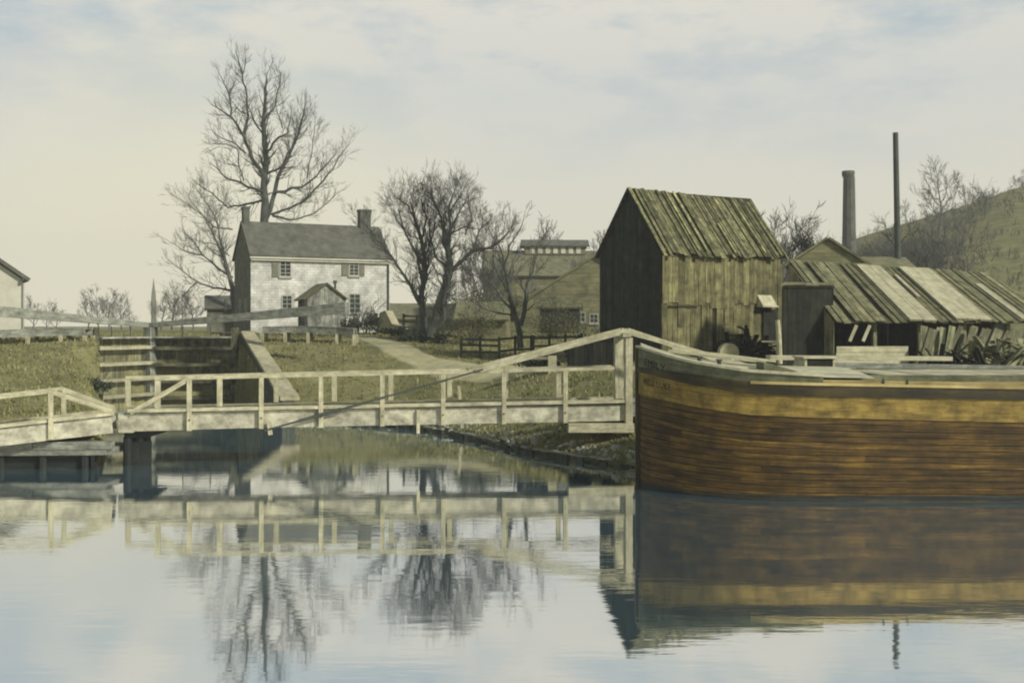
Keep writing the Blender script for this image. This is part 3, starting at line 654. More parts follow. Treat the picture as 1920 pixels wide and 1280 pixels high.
plankwall(mb, sA, vn, .35, lambda s: zb_, lambda s: ze_, -un, w=.18); plankwall(mb, sA+vn*.35, vn, 2.6, lambda s: zb_, lambda s: zb_+.35, -un, w=.22); mb.build('wall', M['grey_timber'], sh)
mb = MB(111); um = un*su_.length
for k in (0, 1):
    e0 = c(sA-vn*.2-un*.25, ze_-.12) if k == 0 else c(sA+su_-vn*.2+un*.12, ze_-.06); e1 = e0+vn*3.4
    r0 = c(sA+su_/2-vn*.2, zr_+.03); r1 = r0+vn*3.4
    roofboards(mb, e0, e1, r0, r1, w=.25, rag=.05, lift=.02)
r_ = mb.build('roof', M['shingle2'], sh)
mb = MB(112); b = c(sA+un*(su_.length*.8)+vn*.7, ze_); mb.tube([b, b+UP*.95], [.07, .07], 8); mb.tube([b+UP*.95, b+UP*1.12], [.14, .12], 8); mb.build('stovepipe', M['iron'], r_)

# white bulkhead wall right of the house, annex left of the house
mb = MB(115)
o_ = Vector((X(700, 70), 70, 0)); q_ = Vector((X(757, 67.5), 67.5, 0)); dd = (q_-o_)
mb.prism([c(o_, 3.2), c(q_, 3.0), c(q_, Z(613, 67.5)), c(o_+dd*.62, Z(607, 68.5)), c(o_+dd*.40, Z(582, 69)), c(o_+dd*.22, Z(586, 69.5))], Vector((.3, 1.6, 0)))
mb.build('bulkhead_wall', M['limestone'], label='pale sloping stone bulkhead wall at the right corner of the white house', category='wall')
def simple_house(name, label, cat, A, U, Vv, z0, ze, zr, wm, rm, seed=0, ov=.3, th=.12):
    o = thing(name, label, cat, Vector((A.x, A.y, z0)))
    mb = MB(seed); solid_shell(mb, A, U, Vv, z0, ze, zr); mb.build('wall', M[wm], o)
    mb = MB(seed+1); roof_solid(mb, A, U, Vv, ze, zr, ou=.2, ov=ov, th=th); r = mb.build('roof', M[rm], o)
    return o, r
simple_house('annex', 'low grey outbuilding peeping out behind the left gable of the white house', 'outbuilding', V2(X(388, 86), 86), V2(5, 1.5), V2(-1.3, 4.5), 3, Z(578, 86), Z(556, 87), 'stone_dark', 'shingle', 120)
# white building cut by the left edge
wh = thing('white_house', 'white clapboard house gable with deep eave cut off by the left edge of the photo', 'house', V2(X(42, 60), 60)+UP*3.3)
A_ = V2(X(42, 60), 60); U_ = V2(-4.6, 8); Vv_ = V2(-7.6, -2.6)
mb = MB(122); solid_shell(mb, A_, U_, Vv_, 3.2, Z(524, 60), Z(524, 60)+2.9); mb.build('wall', M['whitepaint'], wh)
mb = MB(123); roof_solid(mb, A_, U_, Vv_, Z(524, 60)+.05, Z(524, 60)+2.95, ou=.35, ov=.28, th=.20); r_ = mb.build('roof', M['shingle'], wh)
mb = MB(124); mb.box((A_.x+.12, A_.y-.36, Z(527, 60)), (.14, 0.05, 0), (-4.6, 8, 0), (0, 0, .16)); mb.build('gutter', M['iron'], wh)
mb = MB(124); mb.tube([Vector((A_.x+.08, A_.y-.06, 3.3)), Vector((A_.x+.08, A_.y-.06, Z(530, 60)))], [.05, .05], 6); mb.build('drainpipe', M['frame_paint'], wh)
# church steeple far away
st = thing('church_steeple', 'slender distant grey church steeple rising beside the middle of the lock gates', 'steeple', V2(X(288, 240), 240)+UP*3.6)
mb = MB(125); bx0 = V2(X(288, 240), 240)
def frustum(mb, cx, cy, z0, z1, a, b, n=4, rot=.785):
    mb.tube([Vector((cx, cy, z0)), Vector((cx, cy, z1))], [a, b], n)
frustum(mb, bx0.x, bx0.y, 3, Z(572, 240), .7, .62); mb.build('tower', M['shutter'], st)
mb = MB(126); frustum(mb, bx0.x, bx0.y, Z(572, 240), Z(545, 240), .75, .5); frustum(mb, bx0.x, bx0.y, Z(545, 240), Z(522, 240), .36, .04, 6); mb.build('spire', M['shutter'], st)

# ------------------------------------------------------------------ distant mill and sheds in the middle
ml, mr_ = simple_house('mill', 'large distant mill with long roof and glazed roof lantern left of the tall barn', 'mill', V2(X(912, 104), 104), V2(16.5, .8), V2(-.6, 10), 3.2, Z(516, 104), Z(472, 109), 'olivewall', 'shingle2', 130)
cA = V2(X(985, 108), 108); mb = MB(132); cu = V2(6.1, .3); cv = V2(-.1, 2.2)
mb.box(c(cA, Z(477, 108)), cu, cv, UP*(Z(460, 108)-Z(477, 108))); cl = mb.build('clerestory', M['olivewall'], mr_)
mb = MB(133); mb.box(c(cA-V2(.4, .3), Z(461, 108)), cu+V2(.8, 0), V2(-.1, 1.6), UP*.1); roof_solid(mb, cA, cu, cv, Z(461, 108)+.03, Z(450, 108), ou=.4, ov=.3, th=.1); mb.build('clerestory_roof', M['shingle'], mr_)
for i in range(7):
    b = cA+cu*(.08+.128*i); mb = MB(i); mb.box(c(b-V2(0, .06), Z(475, 108)), cu*.075, V2(0, .05), UP*(Z(463, 108)-Z(475, 108))); mb.build('clerestory_window', M['whitepaint'], mr_)
# olive gabled mill wing whose rake rises to the right behind the barn
wg = thing('mill_wing', 'olive board gable wing of the mill whose roof edge climbs rightward behind the barn', 'mill', V2(X(1060, 84), 84)+UP*3)
A_ = V2(X(985, 84), 84); V_ = V2(11.2, -.6); U_ = V2(.8, 12)
mb = MB(140); solid_shell(mb, A_, U_, V_, 3, Z(566, 84), Z(480, 84)); mb.build('wall', M['olivewall'], wg)
mb = MB(141); roof_solid(mb, A_, U_, V_, Z(566, 84), Z(480, 84), ou=.3, ov=.5, th=.15); mb.build('roof', M['shingle2'], wg)
for px, y0, y1, w_ in ((1081, 585, 604, .7), (1105, 588, 606, .7)):
    q = V2(X(px, 83.8), 0); tt = (q.x-A_.x)/V_.x; b = A_+V_*tt; window(wg, b, V_.normalized(), V2(-.05, -1).normalized(), w_, Z(y1, 84), Z(y0, 84), bars=(2, 2))
simple_house('lean_to_shed', 'low board lean-to painted dark for its open front at the foot of the mill wing', 'shed', V2(X(1012, 74), 74), V2(2.7, -.3), V2(.3, 3.5), 3, Z(578, 74), Z(562, 76), 'black_shade_wood', 'roof_boards', 145, ov=.2)  # closed block; dark walls stand in for the shade of an open front
simple_house('low_shed', 'long low olive board shed behind the rail fence left of the small forked tree', 'shed', V2(X(857, 63), 63), V2(2.9, -.2), V2(.25, 3.2), 2.8, Z(597, 63), Z(570, 64.6), 'olivewall', 'shingle2', 147, ov=.35)
simple_house('far_barn', 'broad distant grass coloured barn roof between the white house and the twin trees', 'barn', V2(X(722, 112), 112), V2(8.5, .4), V2(0, 8), 3, Z(598, 112), Z(571, 116), 'olivewall', 'shingle2', 149)

M['dark_fill'] = blotch('dark_fill', [(.3, (.01, .012, .01)), (.7, (.03, .034, .028))], scale=6, bump=1, bdist=.08)
G0 = lambda px, d: Vector((X(px, d), d, gz(X(px, d), d)))
# ------------------------------------------------------------------ tall barn
bF = V2(6.3, 45); bL = V2(3.96, 47.8); bR = V2(X(1465, 48.8), 48.8); zb = 2.45
bu = (bR-bF); bv = (bL-bF); ube = Z(465, 45); zrg = Z(357, 46.4); L1, L2 = bu.length, bv.length; un, vn = bu.normalized(), bv.normalized()
bn_f = Vector((un.y, -un.x, 0)); bn_g = Vector((vn.y, -vn.x, 0)); bn_g = bn_g if bn_g.x < 0 else -bn_g
ba = thing('barn', 'tall narrow weathered board barn with steep ragged plank roof above the boat bow', 'barn', c(bF, zb))
er = Z(466, 48.8)-.18
ef = lambda s: ube+(er-ube)*s/L1
mb = MB(150)
plankwall(mb, bF, un, L1, lambda s: Z(577, 45.6)+mbr.uniform(-.25, .12) if True else 0, ef, bn_f, w=.26, tone=(.6, 1.3)) if False else None
mbr = random.Random(5)
plankwall(mb, bF+bn_f*.05, un, L1, lambda s: (3.95 if s < .0 else 5.0 - (.9 if mbr.random() < .18 else 0)+mbr.uniform(-.15, .15)), ef, bn_f, w=.27, tone=(.62, 1.32), rag=.0)
plankwall(mb, bF, un, L1, lambda s: zb-.3, lambda s: 5.35, bn_f, w=.24, tone=(.55, 1.3), rag=.0, skip=.05)
mb.beam(c(bF+bn_f*.12+un*.35, 4.98), c(bF+bn_f*.12+un*1.9, 4.98), .05, .07, .35)
mb.face([c(bF-bn_f*.02, zb-.5), c(bR-bn_f*.02, zb-.5), c(bR-bn_f*.02, er), c(bF-bn_f*.02, ube)], None, .22)  # backing darkened to put shade into the gaps between boards
mb.build('front_wall', M['barn_wood'], ba)
gm = lambda s: ube+(zrg-ube)*(1-abs(s/L2*2-1))
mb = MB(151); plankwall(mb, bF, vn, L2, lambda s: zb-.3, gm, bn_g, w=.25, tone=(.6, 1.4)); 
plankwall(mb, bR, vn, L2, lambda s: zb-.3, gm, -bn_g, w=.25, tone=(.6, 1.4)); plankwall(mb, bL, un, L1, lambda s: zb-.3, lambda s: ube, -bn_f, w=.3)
mb.face([c(bF, zb-.5), c(bL, zb-.5), c(bL, ube), c((bF+bL)/2, zrg-.05), c(bF, ube)], None, .4)  # darkened backing, shade for the gable board gaps
mb.build('gable_wall', M['black_shade_wood'], ba)  # gable boards near black, the gable's shade put into their colour
mb = MB(152); r0 = c((bF+bL)/2-un*.18, zrg+.05); r1 = c((bR+bR+bv)/2+un*.1, zrg-.05)
sl = (zrg-ube)/(L2/2)
e0 = c(bF+bn_f*.22-un*.18, ube-sl*.2+.05); e1 = c(bR+bn_f*.22+un*.15, er-sl*.2+.05)
roofboards(mb, e0, e1, r0, r1, w=.19, rag=.22, lift=.08, tone=(.45, 1.3), skip=.05)
e0b = c(bL-bn_f*.15-un*.18, ube-.15); e1b = c(bR+bv-bn_f*.15+un*.1, ube-.15); roofboards(mb, e1b, e0b, r1, r0, w=.3)
for k, t in ((0, .30), (1, .36), (2, .83), (3, .58)):
    a = r0.lerp(r1, t-.02); b = e0.lerp(e1, t-.02); nn = (e1-e0).cross(r0-e0).normalized(); nn = nn if nn.z > 0 else -nn
    if k == 3: a = a.lerp(b, .5)
    mb.beam(a+nn*.15, a.lerp(b, .97)+nn*.15, .10, .03, 2.2)
mb.build('roof', M['roof_boards'], ba)
bn = thing('shade_box', 'low black plank box added for the shade just left of the barn', 'dark box', G0(1108, 43.2))
q0, q1 = V2(X(1066, 43.2), 43.2), V2(X(1152, 43.0), 43.0); qd = (q1-q0); qn = qd.normalized(); zt_ = Z(642, 43.1)
mb = MB(156); plankwall(mb, q0, qn, qd.length, lambda s: 2.0, lambda s: zt_, V2(0, -1), w=.2, rag=0, tone=(.4, 1)); plankwall(mb, q0, V2(.1, 1), 1.8, lambda s: 2.0, lambda s: zt_, V2(-1, 0), w=.2); plankwall(mb, q1, V2(.1, 1), 1.8, lambda s: 2.0, lambda s: zt_, V2(1, 0), w=.2)
mb.build('wall', M['black_shade_wood'], bn)  # box added to stand in for the dark shade beside the barn
mb = MB(157); mb.box(c(q0+V2(.03, .04), 2.1), qd*.96, V2(.1, 1.7), UP*(zt_-2.3)); mb.build('dark_fill', M['dark_fill'], bn)  # dark filling of the added box
# hoist shelf on the front wall
mb = MB(153); b = bF+un*on_line(1417, bF, bR)+bn_f*.09; mb.prism([c(b, Z(573, 48)), c(b, Z(553, 48)), c(b+bn_f*.35, Z(573, 48))], un*.9); mb.box(c(b-un*.05, Z(576, 48)), un*1.0, bn_f*.40, UP*.07); mb.build('canopy', M['pale_board'], ba)
mb = MB(154); mb.box(c(b+un*.35+bn_f*.01, Z(640, 48)), un*.9, bn_f*.04, UP*1.45); mb.build('dark_opening', M['black_shade_wood'], ba)  # dark panel standing for the shaded opening under the canopy

# black plank shed between barn and long shed
bk = thing('black_shed', 'near black plank shed between the tall barn and the long board roof', 'shed', V2(X(1512, 41), 41)+UP*2.6)
kA = V2(X(1468, 40.6), 40.6); kB = V2(X(1560, 41.0), 41.0); ku = (kB-kA); kn = Vector((ku.normalized().y, -ku.normalized().x, 0)); kun = ku.normalized()
kd = V2(.30, .95).normalized(); kz = Z(536, 40.8)
mb = MB(160); plankwall(mb, kA, kun, ku.length, lambda s: 2.45, lambda s: kz, kn, w=.22, gap=.006); plankwall(mb, kA, kd, 1.9, lambda s: 2.45, lambda s: kz-.03, Vector((-.95, .3, 0)), w=.25); plankwall(mb, kB, kd, 1.9, lambda s: 2.45, lambda s: kz-.03, Vector((.95, -.3, 0)), w=.25)
mb.face([c(kA-kn*.01, 2.4), c(kB-kn*.01, 2.4), c(kB-kn*.01, kz), c(kA-kn*.01, kz)], None, .3)  # backing darkened so the board gaps look shaded
mb.build('wall', M['black_shade_wood'], bk)
mb = MB(161); roofboards(mb, c(kA+kn*.12-kun*.08, kz), c(kB+kn*.12+kun*.05, kz), c(kA+kd*2.0-kun*.08, kz+.16), c(kB+kd*2.0+kun*.05, kz+.16), w=.3, rag=.06, lift=.03); mb.build('roof', M['shed_roof'], bk)

# ------------------------------------------------------------------ long lumber shed
ls = thing('lumber_shed', 'long low lumber shed with slanting board roof patched with pale new boards', 'shed', V2(16, 41)+UP*2.6)
fallh = V2(.76, -4.0); rdir = V2(.982, .187)
rA = V2(X(1478, 44), 44); zrd, zev = Z(489, 44), Z(604, 40)
LL = 9.2
r0 = c(rA, zrd); r1 = c(rA+rdir*LL, zrd-.45); e0 = c(rA+fallh, zev); e1 = c(rA+fallh+rdir*(LL+.3), zev-.02)
mb = MB(170); roofboards(mb, e0, e1, r0, r1, w=.26, rag=.16, lift=.07, tone=(.6, 1.2), skip=.06)
rfo = mb.build('roof', M['shed_roof'], ls)
nn = (e1-e0).cross(r0-e0).normalized(); nn = nn if nn.z > 0 else -nn
def patch(t0, t1, f0, f1, seed, tn=1.):
    mb = MB(seed); a, b = r0.lerp(r1, t0), r0.lerp(r1, t1); p, q = e0.lerp(e1, t0), e0.lerp(e1, t1); n = max(1, round((b-a).length/.5))
    for i in range(n):
        u0, u1 = i/n, (i+.985)/n
        A1_, B1_ = a.lerp(b, u0), a.lerp(b, u1); P1, Q1 = p.lerp(q, u0), p.lerp(q, u1)
        k0, k1 = f0+mb.rng.uniform(0, .02), f1+mb.rng.uniform(-.01, .02)
        x0, x1, x2, x3 = A1_.lerp(P1, k1), B1_.lerp(Q1, k1), B1_.lerp(Q1, k0), A1_.lerp(P1, k0); L_ = (x0-x3).length
        off = mb.rng.random()*30
        h_ = nn*(.155+.01*mb.rng.random())
        mb.face([x+h_ for x in (x0, x1, x2, x3)], [(off, 0), (off+.5, 0), (off+.5, L_), (off, L_)], tn*mb.rng.uniform(.92, 1.06))
        mb.face([x0+nn*.08, x1+nn*.08, x1+h_, x0+h_], None, tn)
        mb.face([x3+nn*.08, x0+nn*.08, x0+h_, x3+h_], None, tn); mb.face([x1+nn*.08, x2+nn*.08, x2+h_, x1+h_], None, tn)
    mb.build('roof_patch', M['pale_board'], rfo, label='pale new boards patching the roof')
patch(.315, .43, .03, 1.0, 171, .85); patch(.525, .68, .03, .99, 172, .85); patch(.455, .47, .2, .6, 173, .8); patch(.82, .85, .3, .98, 174, .8)
for t in (0, .2, .4, .6, .8, 1.):
    a = (e0+(e1-e0)*t)+V2(-.15, .5); mb = MB(175); mb.beam(Vector((a.x, a.y, 2.3)), Vector((a.x, a.y, zev+.05)), .15, .15, side=rdir); mb.build('post', M['slab'], ls)
mb = MB(176); bk0 = c(rA+fallh*.35, 2.3)
plankwall(mb, bk0, rdir.normalized(), LL, lambda s: 2.3, lambda s: zev+1.3, Vector((.187, -.98, 0)).normalized(), w=.3, tone=(.5, 1.1)); mb.build('back_wall', M['black_shade_wood'], ls)
mb = MB(177); q = rA+rdir*0+V2(0, 0); plankwall(mb, c(rA+fallh*.97, 2.3), (-fallh).normalized(), 3.9, lambda s: 2.3, lambda s: zev+.05+s*.62, Vector((-1, -.18, 0)).normalized(), w=.28); mb.build('end_wall', M['slab'], ls)
# low board front left part
pA = V2(X(1566, 39.3), 39.3); pB = V2(X(1704, 39.8), 39.8); mb = MB(178); pu = (pB-pA)
for i in range(4):
    mb.box(c(pA, 2.45+i*.235)+Vector((.02*i, 0, 0)), pu*(1-.01*i), V2(0, .05+.01*(i % 2)), UP*.222, mb.rng.uniform(.85, 1.1))
mb.build('board_front', M['pale_board'], ls)
# leaning slabs (individuals)
rl = random.Random(9)
SLG = 'slab boards leaning against the lumber shed eave'
for i in range(19):
    px = 1716+i*11.5+rl.uniform(-3, 3); d = 39.9+rl.uniform(-.25, .15); tilt = rl.uniform(.5, 1.25)
    xb = X(px, d)+.1; b = Vector((xb-tilt*.5, d-.75-rl.uniform(0, .2), 2.45)); t_ = Vector((xb+tilt*.5, d+.15, zev-.15-rl.uniform(0, .25)))
    mb = MB(200+i); w_ = rl.uniform(.16, .40); md = b.lerp(t_, .5)+Vector((rl.uniform(-.05, .05), 0, 0))
    mb.beam(b, md, w_, .05, rl.uniform(.6, 1.35), side=Vector((1, 0, 0))); mb.beam(md-(t_-b)*.005, t_, w_*.92, .05, rl.uniform(.6, 1.3), side=Vector((1, 0, 0)))
    mb.build('slab_board', M['slab'], label='rough slab board leaning among others against the eave of the lumber shed', category='board', group=SLG)
# two pale short boards leaning inside
for px, t_ in ((1593, 'left'), (1618, 'right')):
    mb = MB(px); mb.beam(P(px, 640, 39.9), P(px+13, 610, 40.2), .12, .05, .8, side=Vector((1, 0, 0)))
    mb.build('stake', M['pale_board'], label='short pale stake leaning under the dark eave, the %s of the two' % t_, category='stake')
# long planks lying on trestles behind the boat
for i, (p0, p1, y0, y1, d, lb) in enumerate(((1440, 1780, 670, 672, 34.5, 'long pale plank lying level behind the boat, the one nearest the sheds'),
                               (1560, 1920, 684, 690, 31.8, 'long grey timber lying behind the boat rail toward the right edge'),
                               (1500, 1640, 679, 681, 33.0, 'short pale plank lying behind the boat below the black shed'))):
    a, b = P(p0, y0, d), P(p1, y1, d+.6); mb = MB(300+i); mb.beam(a, b, .45, .14, 1.05)
    for t in (.15, .5, .85):
        q = a.lerp(b, t); zg = gz(q.x, q.y); mb.beam(Vector((q.x, q.y, zg-.1)), Vector((q.x, q.y, q.z-.07)), .2, .2, .5, side=Vector((1, 0, 0)))
    mb.build('timber', M['pale_board' if i != 1 else 'grey_timber'], label=lb, category='timber')
# debris heap at the right edge, scrap wood by barn
def heap(name, label, ctr, rx, ry, hgt_, n, seed, mat, lmin=.5, lmax=1.4):
    mb = MB(seed); r_ = mb.rng
    for i in range(n):
        a = r_.uniform(0, 6.28); q = math.sqrt(r_.random()); x = ctr.x+math.cos(a)*rx*q; y = ctr.y+math.sin(a)*ry*q
        z = ctr.z+hgt_*(1-q)*r_.random(); d = Vector((r_.uniform(-1, 1), r_.uniform(-.6, .6), r_.uniform(-.5, 1.0))).normalized()*r_.uniform(lmin, lmax)
        mb.beam(Vector((x, y, z))-d*.4, Vector((x, y, z))+d*.6, r_.uniform(.08, .24), .05, r_.uniform(.4, 1.4))
    return mb.build(name, mat, label=label, category='scrap heap')
heap('scrap_heap', 'tangled dark heap of scrap wood against the barn wall beside the pale drum', P(1395, 668, 43.6), 1.35, .5, 1.5, 110, 310, M['black_shade_wood'], .3, 1.0)
heap('scrap_heap', 'jumbled heap of broken boards below the right end of the lumber shed', P(1880, 672, 37), 1.7, .6, .9, 46, 311, M['slab'])
heap('scrap_heap', 'low dark pile of offcuts on the ground before the leaning slab boards', P(1795, 682, 36.5), 1.3, .4, .35, 26, 312, M['black_shade_wood'])
mb = MB(315); cc = P(1368, 661, 42.0); pts = [cc+Vector((0, 0, 0)), cc+Vector((.0, .5, 0))]
K = 20; rr_ = .38
ring0 = [cc+Vector((math.cos(6.283*k/K)*rr_, 0, math.sin(6.283*k/K)*rr_+.0)) for k in range(K)]
mb.prism(ring0, (0, .55, 0)); 
mb.build('drum', M['limestone'], label='pale round topped wooden drum standing on edge in the scrap by the barn', category='drum')
mb = MB(316); mb.tube([P(1462, 682, 38.6), P(1461, 640, 38.6), P(1458, 600, 38.6)], [.10, .09, .08], 8); mb.beam(P(1464, 640, 38.6), P(1428, 640, 38.8), .05, .05)
mb.build('mooring_pole', M['pale_board'], label='thick pale pole standing at the left edge of the black shed', category='pole')

# rear gable building, brick chimney, iron stack
simple_house('saw_mill', 'grey shingled sawmill roof with its gable peak showing above the lumber shed', 'mill', V2(X(1483, 57), 57), V2(1.6, 5.5), V2(3.9, -.2), 2.8, Z(494, 57), Z(449, 57), 'olivewall', 'shingle2', 330)
simple_house('saw_mill', 'small lower grey roof just right of the sawmill gable, in front of the hill', 'mill', V2(X(1600, 58), 58), V2(3.6, .4), V2(-.4, 3.6), 2.8, Z(512, 58), Z(486, 60), 'olivewall', 'shingle2', 332)
ch = thing('brick_chimney', 'tapering dark brick factory chimney with flared top standing before the hill', 'chimney', V2(X(1592, 95), 95)+UP*6)
mb = MB(335); q = V2(X(1592, 95), 95); mb.tube([c(q, 3), c(q, Z(332, 95))], [.74, .50], 10); mb.build('shaft', M['brick'], ch)
mb = MB(336); q = V2(X(1590.5, 95), 95); mb.tube([c(q, Z(332, 95)), c(q, Z(327, 95)), c(q, Z(321, 95))], [.5, .56, .54], 10); mb.build('cap', M['brick'], ch)
mb = MB(337); q = V2(X(1681, 60), 60); mb.tube([V2(X(1684, 60), 60)+UP*3, c(V2(X(1683, 60), 60), Z(460, 60)), c(V2(X(1679, 60), 60), Z(249, 60))], [.17, .17, .145], 12); mb.build('iron_stack', M['iron'], label='very tall thin dark iron smokestack right of the brick chimney', category='smokestack')

# ------------------------------------------------------------------ canal boat
HX0, HY0, HB, HLn = 3.34, 27.9, 2.7, 4.0
def hull_y(x, s=-1):
    t = min(max((x-HX0)/HLn, 0), 1); return HY0+s*HB*math.sqrt(max(0, 1-(1-t)**2))
def hull_plan(n=26, xe=34., s=-1, off=0.):
    pts = []
    for i in range(n+1):
        th = math.pi/2*i/n; x = HX0+HLn*(1-math.cos(th)); pts.append(Vector((x, HY0+s*HB*math.sin(th), 0)))
    for x in np.arange(HX0+HLn+1, xe, 1.): pts.append(Vector((x, HY0+s*HB, 0)))
    out = []
    for i, p in enumerate(pts):
        a, b = pts[max(i-1, 0)], pts[min(i+1, len(pts)-1)]; d = (b-a).normalized(); nrm = Vector((d.y, -d.x, 0)) if s < 0 else Vector((-d.y, d.x, 0))
        if i == 0: nrm = Vector((-1, 0, 0))
        out.append(p+nrm*off)
    return out
def tab(vals):
    """[(px,py)] on the near hull side -> z(x)"""
    xs_, zs_ = [], []
    for px, py in vals:
        x = HX0+.02
        for _ in range(60):
            d = hull_y(x); e = (px-960)*d/F-x; x += e*.5
            x = max(x, HX0)
        xs_.append(x); zs_.append(Z(py, hull_y(x)))
    return lambda x: float(np.interp(x, xs_, zs_))
sheer = tab([(1190, 652), (1215, 657), (1250, 668), (1300, 681), (1400, 697), (1540, 706), (1920, 712)])
g_bot = tab([(1190, 688), (1250, 695), (1300, 702), (1400, 716), (1540, 720), (1920, 727)])
w_bot = tab([(1190, 697), (1250, 710), (1300, 722), (1400, 738), (1540, 743), (1920, 750)])
o_bot = tab([(1190, 738), (1250, 751), (1300, 762), (1400, 777), (1540, 783), (1920, 792)])
boat = thing('canal_boat', 'large brown and ochre wooden canal boat with blunt bow moored at the right', 'boat', Vector((12, HY0, 0)))
def band(name, zt, zb_, off, mat, x0=None, x1=None, rows=1, xe=34., label=None, seed=0, lip=0.):
    for s in (-1, 1):
        mb = MB(seed)
        pl = hull_plan(s=s, off=off, xe=xe); arc = 0
        for r in range(rows):
            tn = mb.rng.uniform(.75, 1.3); arc = 0; off_v = mb.rng.random()*40; nxt = mb.rng.uniform(1.5, 5)
            for a, b in zip(pl[:-1], pl[1:]):
                L_ = (b-a).length
                if (x0 is not None and a.x < x0) or (x1 is not None and b.x > x1): arc += L_; continue
                if arc > nxt and rows > 1: tn = mb.rng.uniform(.7, 1.35); nxt = arc+mb.rng.uniform(2, 6); off_v = mb.rng.random()*40
                za0, zb0 = zt(a.x), zt(b.x); za1, zb1 = zb_(a.x), zb_(b.x)
                f0, f1 = r/rows, (r+1)/rows
                A0_, B0_ = za0+(za1-za0)*f0, zb0+(zb1-zb0)*f0; sg_ = .011 if rows > 1 else 0; A1_, B1_ = za0+(za1-za0)*f1+sg_, zb0+(zb1-zb0)*f1+sg_
                n = (b-a).normalized(); n = Vector((n.y, -n.x, 0)) if s < 0 else Vector((-n.y, n.x, 0))
                o2 = n*lip
                q = [c(a, A1_)+o2*0, c(b, B1_)+o2*0, c(b, B0_)+o2, c(a, A0_)+o2]
                h = A0_-A1_; uv = [(off_v, arc), (off_v, arc+L_), (off_v+h, arc+L_), (off_v+h, arc)]
                if s > 0: q = q[::-1]; uv = uv[::-1]
                mb.face(q, uv, tn)
                if lip: 
                    q = [c(a, A0_)+o2, c(b, B0_)+o2, c(b, B0_)-n*.1, c(a, A0_)-n*.1]; mb.face(q if s < 0 else q[::-1], None, tn*.8)
                else:
                    inn = n*.09
                    q = [c(a, A0_), c(b, B0_), c(b, B0_)-inn, c(a, A0_)-inn]; mb.face(q if s < 0 else q[::-1], None, tn)
                    q = [c(a, A1_)-inn, c(b, B1_)-inn, c(b, B1_), c(a, A1_)]; mb.face(q if s < 0 else q[::-1], None, tn)
                arc += L_
        o = mb.build(name, mat, boat)
        if label: o['label'] = label
band('hull_planking', lambda x: o_bot(x), lambda x: -.7, 0., M['hull'], rows=18, seed=401, lip=.014)
band('seam_backing', lambda x: o_bot(x)-.01, lambda x: -.7, -.02, M['dark_pile'], seed=433)
band('painted_band', o_bot_top := w_bot, lambda x: o_bot(x)+.002, .045, M['ochre'], seed=402, label='ochre painted band along the side')
band('wale', g_bot, lambda x: w_bot(x)+.002, .085, M['wale'], seed=403)
band('bulwark', sheer, lambda x: g_bot(x)+.002, .05, M['bulwark'], x1=HX0+HLn+.02, seed=404, label='grey green bow bulwark')
band('bulwark', lambda x: sheer(x)-.07, lambda x: g_bot(x)+.002, .05, M['buff'], x0=HX0+HLn-.02, seed=405, label='buff painted side rail aft of the bow')
band('rub_strake', lambda x: g_bot(x)+.035, lambda x: g_bot(x)-.03, .11, M['buff'], x0=5.6, seed=432)
band('boot_strip', lambda x: .13, lambda x: -.6, .012, M['dark_pile'], seed=431, label='black wet strip at the waterline')
# cap rail following the sheer
for s in (-1, 1):
    mb = MB(406); pl = hull_plan(s=s, off=.02)
    for a, b in zip(pl[:-1], pl[1:]):
        if b.x > 7.4: continue
        n = (b-a).normalized(); n = Vector((n.y, -n.x, 0)) if s < 0 else Vector((-n.y, n.x, 0))
        A_, B_ = c(a, sheer(a.x)+.002), c(b, sheer(b.x)+.002)
        p = [A_+n*.08, B_+n*.08, B_-n*.20, A_-n*.20]; q = [v+UP*.06 for v in p]
        if s > 0: p, q = p[::-1], q[::-1]
        mb.face(q, None, 1.); mb.face([p[0], p[1], q[1], q[0]], None, 1.); mb.face([p[2], p[3], q[3], q[2]], None, 1.)
    mb.build('cap_rail', M['deckw'], boat)
mb = MB(407); mb.beam(Vector((HX0-.045, HY0, -.8)), Vector((HX0-.055, HY0, 3.58)), .18, .12, side=Vector((0, 1, 0))); mb.build('stem_post', M['wale'], boat)
# foredeck
mb = MB(408); xs_ = np.arange(HX0+.02, 34, .35)
ny_ = 14
for i in range(len(xs_)-1):
    for k in range(ny_):
        if xs_[i] > 8.3: continue
        def dp(x, f):
            y0, y1 = hull_y(x, -1)+.06, hull_y(x, 1)-.06; y = y0+(y1-y0)*f; return Vector((x, y, sheer(x)-.02+.16*math.sin(math.pi*f)))
        a, b, c_, d_ = dp(xs_[i], k/ny_), dp(xs_[i+1], k/ny_), dp(xs_[i+1], (k+1)/ny_), dp(xs_[i], (k+1)/ny_)
        mb.face([a, b, c_, d_], [(k*.37, xs_[i]), (k*.37, xs_[i+1]), (k*.37+.36, xs_[i+1]), (k*.37+.36, xs_[i])], [1., .88, 1.07, .93, .98][k % 5])
mb.build('foredeck', M['deckw'], boat, smooth=False)
